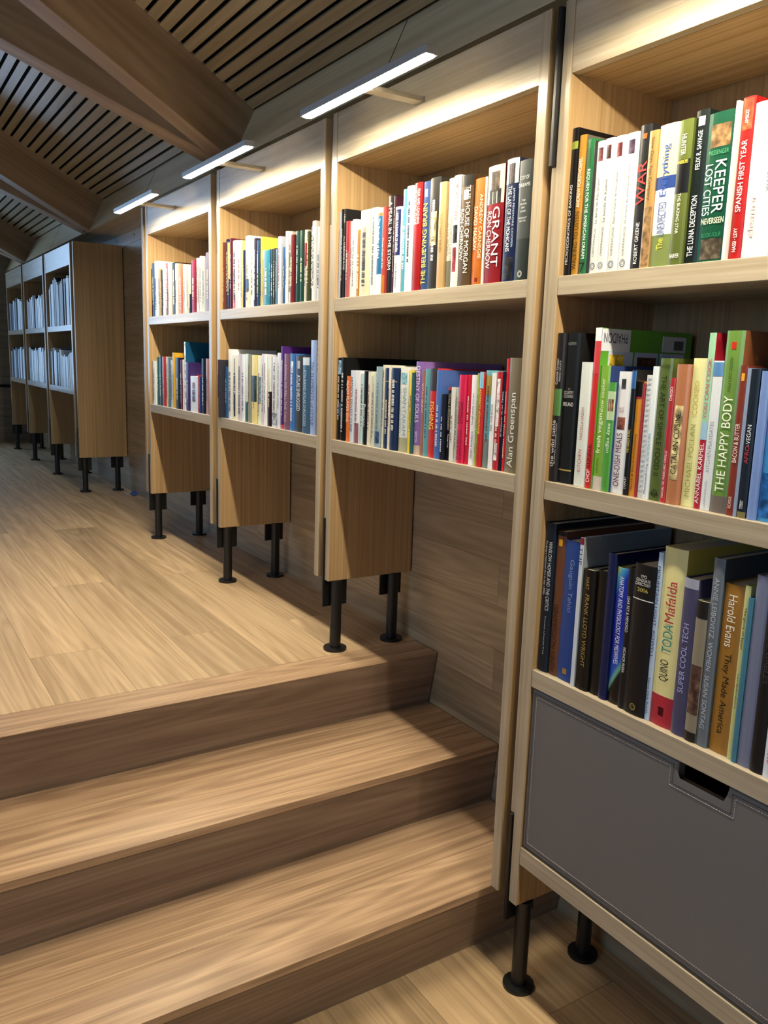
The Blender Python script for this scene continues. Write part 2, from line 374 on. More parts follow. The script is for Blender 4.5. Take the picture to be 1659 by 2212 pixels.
def drawer(parent, x0, x1, z0, z1, sh=0):
    nx0, nx1, nz = 1.352+sh, 1.457+sh, .742      # finger notch in the upper edge
    bm = bmesh.new()
    out = [(x0, z0), (x1, z0), (x1, z1), (nx1, z1), (nx1, nz), (nx0, nz), (nx0, z1), (x0, z1)]
    prism(bm, out, 'y', .003, .024)
    es = [e for e in bm.edges if all(abs(v.co.y-.003) < 1e-6 for v in e.verts)]
    bmesh.ops.bevel(bm, geom=es, offset=.006, segments=4, affect='EDGES', profile=.55)
    o = mesh_obj('drawer', bm, M['leather'], parent)
    # raised welt following the rim and the sewn line inside it
    def rim(d):
        return [(x0+d, z0+d), (x1-d, z0+d), (x1-d, z1-d), (nx1+d, z1-d), (nx1+d, nz-d), (nx0-d, nz-d), (nx0-d, z1-d), (x0+d, z1-d)]
    bm = bmesh.new()
    pts = rim(.016)
    for (ax, az), (bx_, bz_) in zip(pts, pts[1:]+pts[:1]):
        ln = math.hypot(bx_-ax, bz_-az); n = max(1, int(ln/.0052)); dx, dz = (bx_-ax)/ln, (bz_-az)/ln
        for i in range(n):
            s0 = i*ln/n+.0008; s1 = (i+1)*ln/n-.0010; w2 = .0005
            q = [(ax+dx*s0-dz*w2, az+dz*s0+dx*w2), (ax+dx*s1-dz*w2, az+dz*s1+dx*w2), (ax+dx*s1+dz*w2, az+dz*s1-dx*w2), (ax+dx*s0+dz*w2, az+dz*s0-dx*w2)]
            prism(bm, q, 'y', .0022, .0034)
    s = mesh_obj('stitching', bm, M['stitch'], None); s.parent = o; s['label'] = 'pale sewn thread line'
    bm = bmesh.new(); pts = rim(.0095)
    for (ax, az), (bx_, bz_) in zip(pts, pts[1:]+pts[:1]):
        xa, xb = sorted((ax, bx_)); za, zb_ = sorted((az, bz_))
        box(bm, xa-.0007, xb+.0007, .0024, .0034, za-.0007, zb_+.0007)
    s = mesh_obj('welt', bm, M['leather_edge'], None); s.parent = o
    bm = bmesh.new()   # tray behind the front
    box(bm, x0+.012, x1-.012, .028, .28, z0+.01, z0+.02); box(bm, x0+.012, x0+.022, .028, .28, z0+.02, z1-.04); box(bm, x1-.022, x1-.012, .028, .28, z0+.02, z1-.04)
    s = mesh_obj('tray', bm, M['void'], None); s.parent = o
for u in range(-1, 7): bookcase(u)
# ---------------------------------------------------------------- strip lamps on brackets
def stadium(xa, xb, yc, hw, seg=10):
    pts = []
    for i in range(seg+1):
        a = -math.pi/2+math.pi*i/seg; pts.append((xb-hw+hw*math.cos(a), yc+hw*math.sin(a)))
    for i in range(seg+1):
        a = math.pi/2+math.pi*i/seg; pts.append((xa+hw+hw*math.cos(a), yc+hw*math.sin(a)))
    return pts
LAMP_LABEL = {-1: 'added strip lamp farthest right, beyond the right edge of the picture', 0: 'strip lamp above the nearest bookcase, beyond the right edge', 1: 'long bright strip lamp above the bookcase over the steps',  # the farthest-right one is unseen, added to brighten floor and steps
              2: 'middle bright strip lamp, above the third bookcase from the right', 3: 'farthest bright strip lamp, above the bookcase beside the bare wall'}
def lamp(u):
    xc = UL[u]+.425 if u < 2 else UL[u]+.408; h = .292; yc = -.172
    rt = empty('strip_lamp', (xc, yc, 2.12), LAMP_LABEL[u], 'lamp', 'strip lamps on arms above the bookcases')
    bm = bmesh.new(); box(bm, xc-h, xc+h, yc-.0165, yc+.0165, 2.1215, 2.139, bev=.0012); mesh_obj('housing', bm, M['alu'], rt)
    bm = bmesh.new(); prism(bm, stadium(xc-h+.002, xc+h-.002, yc, .0145), 'z', 2.1206, 2.1213); mesh_obj('diffuser', bm, M['led'], rt)
    bobj('arm', (xc-.018, xc+.018, yc+.017, -.0045, 2.122, 2.133), M['arm'], rt, .0008)
    bobj('wall_fixing', (xc-.019, xc+.019, -.0045, -.0003, 2.1205, 2.1345), M['arm'], rt, .0005)
for u in (-1, 0, 1, 2, 3): lamp(u)
BOOKS=[
(0,'top',1.6714,[
 (0.9542,0.9715,0.285,'1c1a1a',{'n': 'lettered MICROECONOMICS OF BANKING', 't': [['MICROECONOMICS OF BANKING', 'e8e8e8', 'u', 0.08, 0.62, 0.4]], 'b': [(0.86, 0.91, 'b8c84a')]}),
 (0.9742,0.9925,0.268,'e8a52c',{'n': 'lettered WALKING TO LISTEN', 't': [['WALKING TO LISTEN', '1c1410', 'u', 0.04, 0.46, 0.62], ['ANDREW FORSTHOEFEL', 'fdf6e0', 'u', 0.49, 0.84, 0.5]]}),
 (0.993,0.9977,0.266,'6f6a60'),
 (0.9983,1.0167,0.256,'2f8a4d',{'n': 'lettered REQUIEM FOR THE AMERICAN DREAM', 't': [['CHOMSKY', '10381c', 'd', 0.8, 0.93, 0.42], ['REQUIEM FOR THE AMERICAN DREAM', 'f4f7f0', 'd', 0.12, 0.78, 0.5], ['7', '101010', 'h', 0.02, 0.09, 0.8]]}),
 (1.0172,1.0225,0.25,'3a3a38'),
 (1.0231,1.0468,0.247,'f3f2ee',{'n': 'lettered LA DAMA DE ABU SIMBEL', 't': [['CHRISTIAN JACQ', '2a2622', 'u', 0.13, 0.34, 0.26], ['La dama de Abu Simbel', '2a2622', 'u', 0.38, 0.72, 0.26]], 'b': [(0.85, 0.95, '7a3038', 0.5)], 'lg': '40506e'}),
 (1.0474,1.07,0.247,'f3f2ee',{'n': 'lettered LA BATALLA DE KADESH', 't': [['CHRISTIAN JACQ', '2a2622', 'u', 0.13, 0.34, 0.26], ['La batalla de Kadesh', '2a2622', 'u', 0.38, 0.7, 0.26]], 'b': [(0.85, 0.95, '6a3038', 0.5)], 'lg': '40506e'}),
 (1.0706,1.0957,0.247,'f3f2ee',{'n': 'lettered BAJO LA ACACIA DE OCCIDENTE', 't': [['CHRISTIAN JACQ', '2a2622', 'u', 0.12, 0.33, 0.26], ['Bajo la acacia de Occidente', '2a2622', 'u', 0.36, 0.74, 0.26]], 'b': [(0.85, 0.95, '8a3038', 0.5)], 'lg': '40506e'}),
 (1.0963,1.1262,0.247,'f3f2ee',{'n': 'lettered EL TEMPLO DE MILLONES', 't': [['CHRISTIAN JACQ', '2a2622', 'u', 0.11, 0.32, 0.2], ['El templo de millones de años', '2a2622', 'u', 0.35, 0.77, 0.2]], 'b': [(0.85, 0.95, '59405e', 0.5)], 'lg': '40506e'}),
 (1.1269,1.1537,0.255,'2a292b',{'n': 'lettered WAR in red', 't': [['ROBERT GREENE', 'e0e0e0', 'u', 0.04, 0.33, 0.3], ['WAR', 'c3322c', 'u', 0.45, 0.75, 0.75]], 'b': [(0.905, 0.94, 'e0702a', 0.35)]}),
 (1.1542,1.1752,0.239,'c89a58',{'n': 'lettered SLOW DAYS FAST COMPANY', 't': [['Slow Days, Fast Company', '3a2614', 'd', 0.5, 0.95, 0.42]], 'b': [(0.02, 0.45, 'a8804e', 0.85)]}),
 (1.1758,1.2194,0.244,'e8dcb0',{'n': 'lettered THE UNEXPECTED EVERYTHING', 't': [['UNEXPECTED', '3a5a96', 'u', 0.22, 0.46, 0.4], ['Everything', '2f4f9c', 'u', 0.5, 0.86, 0.42], ['The', 'd8d040', 'u', 0.12, 0.2, 0.3]], 'b': [(0, 0.23, '8fa05a', 1), (0.23, 0.55, 'f0f0f4', 1), (0.55, 0.64, '3552a0', 1)]}),
 (1.22,1.2481,0.243,'6c7a33',{'n': 'lettered THE BLAZING STAR', 't': [['HUNTER', 'e8e8e0', 'd', 0.76, 0.9, 0.34], ['THE BLAZING STAR', 'dfe0d0', 'd', 0.22, 0.5, 0.22], ['HARPER', 'f4f4f4', 'h', 0.05, 0.08, 0.7], ['WARRIORS', 'e8d040', 'h', 0.7, 0.725, 0.85]], 'b': [(0.5, 0.73, '15161a', 1)]}),
 (1.2487,1.2751,0.253,'16211f',{'n': 'lettered THE LUNA DECEPTION', 't': [['THE LUNA DECEPTION', 'f2f2f2', 'u', 0.05, 0.45, 0.42], ['FELIX R. SAVAGE', 'f2f2f2', 'u', 0.62, 0.87, 0.34]], 'b': [(0.9, 0.96, 'e8e8e8', 0.5)]}),
 (1.2757,1.3305,0.242,'0f5a3e',{'n': 'lettered KEEPER OF THE LOST CITIES', 't': [['KEEPER', 'dfe6ea', 'd', 0.33, 0.68, 0.38, 0.62], ['LOST CITIES', 'b8d4dc', 'd', 0.32, 0.66, 0.26, 0.22], ['NEVERSEEN', 'f0f0c8', 'h', 0.26, 0.3, 0.8], ['MESSENGER', '3f8a60', 'h', 0.72, 0.75, 0.7], ['BOOK FOUR', '1f7050', 'h', 0.17, 0.2, 0.7]], 'b': [(0.77, 0.92, 'a07c50', 0.7), (0.02, 0.16, '5a5040', 0.75)]}),
 (1.3311,1.3365,0.25,'f5f5f3'),
 (1.3371,1.3602,0.254,'cc2020',{'n': 'lettered SPANISH FIRST YEAR', 't': [['SPANISH FIRST YEAR', 'f6f2ee', 'u', 0.3, 0.74, 0.42], ['NASSI · LEVY', 'f6f2ee', 'u', 0.05, 0.2, 0.3], ['AMSCO', 'f6f2ee', 'u', 0.84, 0.92, 0.26]], 'b': [(0.8, 0.99, 'e0562a', 0.8)], 'd': 0.2}),
 (1.3608,1.3899,0.241,'f3f2ee',{'n': 'lettered eleanor', 't': [['eleanor', 'd8a0a8', 'u', 0.14, 0.42, 0.42]]}),
 (1.3905,1.4122,0.238,'f3f2ee',{'n': 'lettered WAIT WHAT', 't': [['WAIT, WHAT?', '5a5260', 'u', 0.42, 0.75, 0.3]]}),
 (1.4127,1.4258,0.231,'243a7a'),
 (1.4264,1.4458,0.233,'b03a30'),
]),
(0,'middle',1.2471,[
 (0.9542,0.9763,0.31,'2a2626',{'n': 'lettered THE WILD TABLE', 't': [['the wild table', 'f0f0ee', 'u', 0.1, 0.42, 0.42, 0.38], ['SEASONAL FORAGED FOOD', 'e0e0de', 'u', 0.12, 0.4, 0.16, 0.75], ['Connie Green', 'e8e8e4', 'u', 0.66, 0.83, 0.28, 0.35], ['SARAH SCOTT', 'e8e8e4', 'u', 0.68, 0.82, 0.2, 0.72]], 'b': [(0.45, 0.63, '5a8a4a', 1)], 'd': 0.24}),
 (0.9769,1.0148,0.31,'1d2022',{'n': 'lettered COUNTRY COOKING OF IRELAND', 't': [['THE', '9a9a96', 'h', 0.625, 0.64, 0.18], ['COUNTRY', 'c8c8c4', 'h', 0.6, 0.62, 0.7], ['COOKING', 'c8c8c4', 'h', 0.575, 0.595, 0.7], ['IRELAND', 'e0e0da', 'h', 0.52, 0.545, 0.75], ['ANDREWS', '8a8a88', 'h', 0.92, 0.94, 0.6]], 'b': [(0.085, 0.095, 'b09a50', 0.95)], 'd': 0.26}),
 (1.0269,1.0573,0.252,'dfe4de',{'n': 'lettered MARCELLA HAZAN', 't': [['MARCELLA HAZAN', '9a3a3a', 'u', 0.38, 0.64, 0.24], ['KITCHEN', 'b04848', 'u', 0.12, 0.3, 0.3]], 's': 'e8d8c4'}),
 (1.0585,1.077,0.319,'cc2a26',{'n': 'with comic cover, lettered CHOP', 't': [['CHOP', 'fdf4f0', 'u', 0.04, 0.12, 0.5], ['SIZZLE', '1a1010', 'u', 0.13, 0.28, 0.5]], 'b': [(0.92, 1, 'f4f4f4', 1), (0.72, 0.92, 'd04040', 1)], 'd': 0.27, 'cover': 'comic'}),
 (1.0777,1.1036,0.246,'7fae3a',{'n': 'lettered FRESH VEGAN SLOW COOKER', 't': [['fresh vegan', 'f2f8e8', 'u', 0.3, 0.62, 0.5], ['slow cooker', 'e4f0d0', 'u', 0.63, 0.9, 0.34], ['ROBIN ROBERTSON', '2a3a14', 'u', 0.14, 0.26, 0.2]], 'b': [(0, 0.11, 'cfc4b8', 1)], 's': '2f4078', 'd': 0.2}),
 (1.1042,1.124,0.214,'4f9a3a',{'n': 'lettered EASY VEGAN', 't': [['easy vegan', 'eef8e4', 'd', 0.36, 0.63, 0.42]], 'b': [(0.66, 0.92, 'b8cfa0', 1), (0.74, 0.85, '8a4a30', 0.8)], 's': '2f4078'}),
 (1.1247,1.1562,0.236,'e6e6ea',{'n': 'lettered ONE-DISH MEALS', 't': [['ONE-DISH MEALS', '5e1f3c', 'u', 0.06, 0.5, 0.44], ['EAST', '9a3a4a', 'h', 0.69, 0.71, 0.4], ['THE', '9a3a4a', 'h', 0.665, 0.685, 0.35]], 'b': [(0.53, 0.63, '7a4438', 0.6), (0.86, 0.94, '303438', 0.35)]}),
 (1.1583,1.169,0.24,'18181a',{'n': 'lettered THE FAIREST FOWL', 't': [['THE FAIREST FOWL', 'd8c860', 'u', 0.34, 0.53, 0.55], ['STAPLEY', 'e0e0d8', 'u', 0.05, 0.15, 0.45]], 'b': [(0.85, 0.99, '2f62a0', 1)]}),
 (1.1696,1.1855,0.218,'dd9330',{'n': 'lettered EASY INDIAN COOKING', 't': [['Quick & Easy Indian Cooking', '3a2010', 'u', 0.06, 0.55, 0.34]], 'b': [(0.87, 1, '17140f', 1), (0.855, 0.87, 'b02050', 1)]}),
 (1.1861,1.1918,0.215,'a03028'),
 (1.1928,1.2056,0.231,'d9dadd',{'n': 'with white spiral binding', 'k': 'spiral'}),
 (1.2063,1.2186,0.247,'e4edf2',{'n': 'lettered NUTRITION PLANS', 't': [['MaximizedLiving', '203a6a', 'u', 0.04, 0.27, 0.5], ['NUTRITION PLANS', '3a80b0', 'u', 0.29, 0.5, 0.45]]}),
 (1.2196,1.2472,0.262,'56672d',{'n': 'lettered ART OF SIMPLE FOOD', 't': [['THE ART OF SIMPLE FOOD II', '161a0a', 'd', 0.18, 0.88, 0.4], ['WATERS', '161a0a', 'h', 0.93, 0.955, 0.85], ['POTTER', '161a0a', 'h', 0.035, 0.055, 0.7]], 'lg': '20280f', 'd': 0.22}),
 (1.2478,1.259,0.227,'b02a2c',{'n': 'lettered MANUAL DEL PARRILLERO CRIOLLO', 't': [['MANUAL DEL PARRILLERO CRIOLLO', 'f4e8e0', 'u', 0.04, 0.42, 0.42], ['ORIGO', 'f4e8e0', 'u', 0.82, 0.93, 0.5]]}),
 (1.2596,1.2879,0.252,'b2734d',{'n': 'lettered CATALAN CUISINE', 't': [['CATALAN CUISINE', '201810', 'u', 0.22, 0.66, 0.42]], 'b': [(0.18, 0.71, 'd6c08c', 0.62)], 'd': 0.19}),
 (1.2888,1.3177,0.263,'e9e7a6',{'n': 'lettered MICHAEL POLLAN COOKED', 't': [['MICHAEL POLLAN', 'a8a050', 'u', 0.07, 0.56, 0.36], ['COOKED', 'c0a850', 'u', 0.62, 0.85, 0.34]]}),
 (1.3183,1.3315,0.306,'b01f35',{'n': 'lettered ANNABEL KARMEL', 't': [['ANNABEL KARMEL', 'f6f0f0', 'u', 0.03, 0.38, 0.62], ['YOU CAN COOK', 'd05060', 'u', 0.52, 0.86, 0.6]], 'b': [(0.4, 0.5, '9cc4e0', 1), (0.5, 1, '9fd0a8', 1)]}),
 (1.3321,1.3517,0.259,'dfe4ea',{'n': 'lettered KITCHEN PLAYDATES', 't': [['KITCHEN PLAYDATES', '7a8894', 'u', 0.26, 0.6, 0.36], ['LAUREN BANK DEEN', '8a98a4', 'u', 0.03, 0.2, 0.2]], 'b': [(0.9, 0.99, '5a8ac0', 1)]}),
 (1.3525,1.3871,0.309,'6c9240',{'n': 'lettered THE HAPPY BODY', 't': [['THE HAPPY BODY', 'f4f8ec', 'u', 0.12, 0.65, 0.5], ['ANIELA & JERZY GREGOREK', '33481c', 'u', 0.67, 0.86, 0.22]], 'b': [(0, 0.095, '6e6660', 1), (0.9, 0.94, 'c83020', 0.25)], 's': '8a5030', 'd': 0.25}),
 (1.3877,1.4023,0.252,'7c3524',{'n': 'lettered BACON AND BUTTER', 't': [['BACON & BUTTER', 'f6eee8', 'u', 0.36, 0.62, 0.55], ['RICHOUX', 'f0e0d8', 'u', 0.05, 0.13, 0.4]], 'b': [(0.9, 0.95, 'e8b030', 0.4)]}),
 (1.4029,1.4086,0.248,'8a9ab8'),
 (1.4092,1.4256,0.247,'1b2330',{'n': 'lettered AFRO-VEGAN', 't': [['AFRO', 'c03848', 'u', 0.37, 0.49, 0.46], ['-VEGAN', 'e8eef4', 'u', 0.49, 0.63, 0.46], ['TERRY', 'f0f0f0', 'u', 0.06, 0.12, 0.36]], 'b': [(0, 0.04, '7a7040', 1)]}),
 (1.4292,1.4437,0.244,'7590cc',{'n': ''}),
 (1.4443,1.4669,0.321,'4292cf',{'n': 'lettered FOOD OF THAILAND', 't': [['the food of thailand', 'e8f4fc', 'd', 0.38, 0.7, 0.22]], 'b': [(0.5, 0.8, '2a6cb4', 0.8), (0.02, 0.25, '2468b0', 0.9)], 'd': 0.26}),
 (1.4675,1.4889,0.312,'c8ccc8'),
 (1.4894,1.5104,0.282,'30343a'),
]),
(0,'bottom',0.8217,[
 (0.9542,0.9849,0.335,'14202e',{'n': 'lettered WINSLOW HOMER AND THE CRITICS', 't': [['WINSLOW HOMER AND THE CRITICS', 'e8ecec', 'd', 0.42, 0.88, 0.34, 0.68], ['Forging a National Art in the 1890s', 'd8dcd8', 'd', 0.52, 0.88, 0.22, 0.28], ['Princeton University Press', 'c8d0d0', 'd', 0.12, 0.38, 0.18, 0.6]], 'd': 0.27}),
 (0.9854,1.0123,0.322,'6e4430',{'n': 'lettered WOMEN PHOTOGRAPHERS', 't': [['WOMEN PHOTOGRAPHERS', '3a2014', 'u', 0.02, 0.5, 0.5]], 'b': [(0.97, 1, '101010', 1), (0.9, 0.945, 'd8a020', 0.4)], 'd': 0.27}),
 (1.0129,1.0612,0.308,'27488f',{'n': 'lettered GAUGUIN TAHITI', 't': [['Gauguin Tahiti', '7f9ad0', 'd', 0.5, 0.87, 0.32]], 'b': [(0.05, 0.09, 'a07c40', 0.25)], 'd': 0.22}),
 (1.0621,1.0725,0.322,'cfd8e6',{'n': 'lettered THE', 't': [['THE', '303a5a', 'd', 0.82, 0.94, 0.7]], 'b': [(0.955, 1, '7a2030', 1)], 's': '8f98a0', 'd': 0.27}),
 (1.0734,1.107,0.259,'15120f',{'n': 'lettered FRANK LLOYD WRIGHT', 't': [['FRANK LLOYD WRIGHT', 'a88c48', 'd', 0.2, 0.8, 0.32, 0.55], ['HART', 'a88c48', 'd', 0.84, 0.94, 0.26]]}),
 (1.1076,1.1361,0.264,'171513',{'n': ''}),
 (1.1369,1.1571,0.305,'0f1a4a',{'n': '', 'd': 0.24}),
 (1.1579,1.1901,0.281,'1530a0',{'n': 'lettered ANATOMY AND PHYSIOLOGY FOR MIDWIVES', 't': [['ANATOMY AND PHYSIOLOGY FOR MIDWIVES', 'eef2ff', 'd', 0.3, 0.94, 0.34]], 'k': 'rainbow'}),
 (1.1909,1.2058,0.288,'15151a',{'n': 'lettered LEAR REY Y MENDIGO', 't': [['LEAR REY & MENDIGO', 'f0f0f0', 'd', 0.55, 0.8, 0.44], ['NICANOR PARRA', 'f0f0f0', 'd', 0.26, 0.44, 0.44]]}),
 (1.2066,1.2563,0.301,'16161a',{'n': 'lettered GRADUATE DIRECTORY', 't': [['YPO', 'e8e8e8', 'h', 0.915, 0.935, 0.3], ['GRADUATE', 'e8e8e8', 'h', 0.89, 0.91, 0.68], ['DIRECTORY', 'e8e8e8', 'h', 0.865, 0.885, 0.72], ['2006', 'c8b858', 'h', 0.825, 0.85, 0.5]], 'b': [(0.77, 0.776, 'e0e0e0', 0.98)], 'lg': '9a8a50'}),
 (1.257,1.2671,0.332,'b9cdea',{'n': 'lettered MOUNTAIN LIGHT ROWELL', 't': [['MOUNTAIN LIGHT  ROWELL', '2a4070', 'd', 0.38, 0.92, 0.6], ['Sierra Club Books', '3a5080', 'd', 0.04, 0.26, 0.5]]}),
 (1.2678,1.3186,0.346,'ece2a0',{'n': 'lettered TODA', 't': [['TODA', '2f9088', 'u', 0.42, 0.58, 0.42], ['Mafalda', 'b8303c', 'u', 0.59, 0.82, 0.42], ['QUINO', '181818', 'u', 0.26, 0.38, 0.42]], 'b': [(0, 0.175, 'b5263c', 1), (0.06, 0.11, '141414', 0.25)], 'd': 0.24, 's': 'd8c460'}),
 (1.3196,1.3499,0.299,'4a4868',{'n': 'lettered SUPER COOL TECH', 't': [['SUPER COOL TECH', 'b0b4e4', 'u', 0.28, 0.72, 0.38]], 'b': [(0.94, 1, 'a0a4b8', 1)]}),
 (1.3515,1.3754,0.265,'8a8270',{'n': '', 'b': [(0.88, 1, '1c1a1a', 1), (0.2, 0.55, '5c4038', 0.9), (0, 0.07, '201c1c', 1)]}),
 (1.3763,1.3986,0.348,'66707c',{'n': 'lettered ANNIE LEIBOVITZ WOMEN', 't': [['ANNIE LEIBOVITZ  WOMEN  SUSAN SONTAG', 'b4bcc6', 'd', 0.1, 0.9, 0.42]], 's': '4a525c', 'd': 0.27}),
 (1.3992,1.4383,0.308,'a9772e',{'n': 'lettered THEY MADE AMERICA', 't': [['Harold Evans', 'f6f2ea', 'd', 0.64, 0.94, 0.42], ['They Made America', '17120c', 'd', 0.12, 0.6, 0.42]], 'd': 0.17}),
 (1.4392,1.4498,0.313,'c5c888',{'n': 'lettered THE GLORY OF EGYPT', 't': [['The glory of Egypt', '1c1c10', 'd', 0.64, 0.88, 0.5], ['Les Splendeurs', '2c2c18', 'd', 0.3, 0.5, 0.34]]}),
 (1.4504,1.4597,0.295,'3f7a94',{'n': ''}),
 (1.4603,1.4848,0.337,'737a98',{'n': '', 'd': 0.25}),
 (1.4854,1.5094,0.318,'15151a',{'n': 'lettered CORAL GABLES', 't': [['CORAL GABLES', '3a3a44', 'd', 0.5, 0.85, 0.36]], 'd': 0.25}),
 (1.5103,1.5328,0.33,'dfe6f5',{'n': 'lettered PIANO BENCH OF CLASSICAL MUSIC', 't': [['The Piano Bench of Classical Music', '1c2a5a', 'd', 0.3, 0.96, 0.36], ['Amsco', 'd04a8a', 'd', 0.08, 0.2, 0.4]], 'd': 0.23}),
 (1.5334,1.5564,0.326,'5a3a30'),
]),
(1,'upper',1.6714,[
 (0.001,0.0083,0.248,'b7bfd6'),
 (0.0092,0.023,0.255,'1b1c22'),
 (0.0239,0.0423,0.253,'232326',{'n': 'lettered MILES', 't': [['MILES', 'd8d8d8', 'd', 0.85, 0.94, 0.4], ['the CHEROKEE ROSE', 'd8d8d8', 'd', 0.32, 0.7, 0.5]], 'd': 0.17}),
 (0.0433,0.0615,0.217,'c86a72',{'b': [(0.6, 1, 'd03838', 1)]}),
 (0.0624,0.0794,0.215,'f3f2ee'),
 (0.0803,0.1018,0.217,'f3f2ee'),
 (0.1027,0.1238,0.186,'e39a2e'),
 (0.1256,0.1774,0.235,'efe3c0',{'b': [(0.3, 0.42, '8a8470', 0.3), (0.55, 0.8, 'b8ae90', 0.3)]}),
 (0.1783,0.2146,0.235,'f3f2ee'),
 (0.2155,0.2417,0.217,'2f7fb8',{'n': 'lettered THE BOOKSELLER OF KABUL', 't': [['The Bookseller of Kabul', 'eaf2f6', 'd', 0.45, 0.93, 0.5]], 'b': [(0, 0.25, 'f0f0f0', 1), (0.96, 1, 'e08a50', 1)]}),
 (0.2425,0.26,0.23,'c94b45',{'n': 'lettered THREE CUPS OF TEA', 't': [['Three Cups of Tea', 'f6e8e0', 'd', 0.3, 0.65, 0.5]], 'b': [(0, 0.22, 'e08a30', 1)]}),
 (0.2616,0.2926,0.256,'26252c',{'n': 'lettered A PEARL IN THE STORM', 't': [['A PEARL IN THE STORM', 'e8e8e4', 'd', 0.25, 0.94, 0.5]]}),
 (0.2934,0.3039,0.252,'4b1d2a'),
 (0.3047,0.3347,0.221,'eeeef2',{'n': 'lettered UNDER THE BANNER OF HEAVEN', 't': [['UNDER THE BANNER OF HEAVEN', 'f0f0f4', 'd', 0.48, 0.94, 0.4], ['Jon Krakauer', '30303a', 'd', 0.05, 0.35, 0.36]], 'b': [(0.44, 0.97, '24307a', 0.9)]}),
 (0.3355,0.358,0.262,'5cb6d2'),
 (0.3595,0.3921,0.265,'f1f1ee'),
 (0.3936,0.4276,0.268,'b81f22',{'n': 'lettered ROLLING STONE', 't': [['AT ROLLING STONE', 'f6e8e4', 'd', 0.62, 0.94, 0.32, 0.3], ['FEAR AND LOATHING', 'f6e8e4', 'd', 0.62, 0.94, 0.32, 0.7]]}),
 (0.4283,0.4592,0.266,'3e5a92',{'n': 'lettered THE BELIEVING BRAIN', 't': [['THE BELIEVING BRAIN', 'e8dc50', 'u', 0.05, 0.8, 0.6]], 'b': [(0.86, 0.93, 'd8dce8', 0.4)]}),
 (0.4599,0.5046,0.269,'3a3734',{'n': 'with pale label', 'b': [(0.4, 0.7, 'cbbd84', 0.55)]}),
 (0.506,0.5344,0.252,'d9b27a',{'n': 'lettered TIES THAT BIND', 't': [['TIES THAT BIND', '8a6a3c', 'd', 0.35, 0.7, 0.4]]}),
 (0.5351,0.5635,0.257,'e6e0d2',{'n': 'lettered NOTHING LIKE IT', 't': [['NOTHING LIKE IT', '8a8272', 'd', 0.25, 0.65, 0.32, 0.68], ['IN THE WORLD', '6a6252', 'd', 0.3, 0.6, 0.32, 0.3]], 'b': [(0, 0.25, '8a8670', 0.95)]}),
 (0.5641,0.5926,0.258,'efebe6',{'n': 'lettered THE LAST TYCOONS', 't': [['THE LAST TYCOONS', 'c0342c', 'd', 0.6, 0.95, 0.42, 0.6]], 'b': [(0.4, 0.56, '1c1c20', 0.6), (0.14, 0.36, 'a83440', 0.5)]}),
 (0.5938,0.6395,0.253,'6b5236',{'n': 'lettered THE HOUSE OF MORGAN', 't': [['THE HOUSE OF MORGAN', 'f0ead8', 'd', 0.12, 0.9, 0.36, 0.7], ['RON CHERNOW', 'f0ead8', 'd', 0.24, 0.7, 0.28, 0.28]], 'b': [(0.9, 1, '26221e', 1), (0.78, 0.87, 'd8d4c4', 0.4)], 'd': 0.18}),
 (0.6407,0.6846,0.239,'f0811f',{'n': 'lettered ANDREW CARNEGIE', 't': [['ANDREW CARNEGIE', 'f8d8a8', 'd', 0.25, 0.85, 0.26, 0.7], ['DAVID NASAW', 'f8e0b8', 'd', 0.33, 0.74, 0.3, 0.28]], 'b': [(0.03, 0.07, 'a83010', 0.25)]}),
 (0.6858,0.6923,0.237,'f0eee8'),
 (0.6934,0.7511,0.256,'a81f2b',{'n': 'lettered GRANT', 't': [['GRANT', 'f4ece8', 'd', 0.14, 0.65, 0.42, 0.66], ['RON CHERNOW', 'f4ece8', 'd', 0.13, 0.62, 0.26, 0.26]], 'b': [(0.68, 1, 'e6dcc8', 1), (0.68, 0.8, '2c3040', 0.8), (0.78, 0.95, '6a5444', 0.5)]}),
 (0.7595,0.7996,0.26,'1f2f5e',{'n': 'lettered THE LAST OF THE MOHICANS', 't': [['THE LAST OF THE MOHICANS', 'e8ecf4', 'd', 0.25, 0.78, 0.3, 0.45], ['JAMES FENIMORE COOPER', 'b8c4dc', 'd', 0.28, 0.76, 0.2, 0.78]], 'b': [(0.8, 1, 'e0e4ea', 1), (0.8, 0.96, '4a2c28', 0.5), (0.02, 0.2, '2a2a34', 0.8)]}),
 (0.8012,0.8466,0.25,'5b605f',{'n': 'lettered CITY OF DREAMS', 't': [['CITY OF', 'c9cdc8', 'h', 0.84, 0.87, 0.62], ['DREAMS', 'c9cdc8', 'h', 0.78, 0.81, 0.8], ['THE', 'd8dcd8', 'h', 0.66, 0.675, 0.25], ['400-YEAR', 'd8dcd8', 'h', 0.63, 0.645, 0.45], ['EPIC', 'd8dcd8', 'h', 0.6, 0.615, 0.25], ['HISTORY', 'd8dcd8', 'h', 0.57, 0.585, 0.4], ['IMMIGRANT', 'd8dcd8', 'h', 0.515, 0.53, 0.55], ['NEW YORK', 'd8dcd8', 'h', 0.49, 0.505, 0.45]], 'b': [(0.0, 0.35, '3f4644', 1)], 'lg': 'd0d4d0'}),
]),
(1,'lower',1.2471,[
 (0.0028,0.0272,0.249,'14161a',{'b': [(0.8, 0.97, '8cb0d0', 0.9), (0.3, 0.45, '3a5a78', 0.9)]}),
 (0.0282,0.0582,0.25,'121214',{'d': 0.27}),
 (0.0602,0.0856,0.195,'e0702a',{'n': 'lettered READY PLAYER ONE', 't': [['READY PLAYER ONE', 'fbe8d8', 'd', 0.3, 0.93, 0.6]]}),
 (0.0875,0.1106,0.213,'cdd7e6',{'n': 'lettered ARMADA', 't': [['ARMADA ERNEST CLINE', '1a2a4a', 'd', 0.15, 0.92, 0.6]]}),
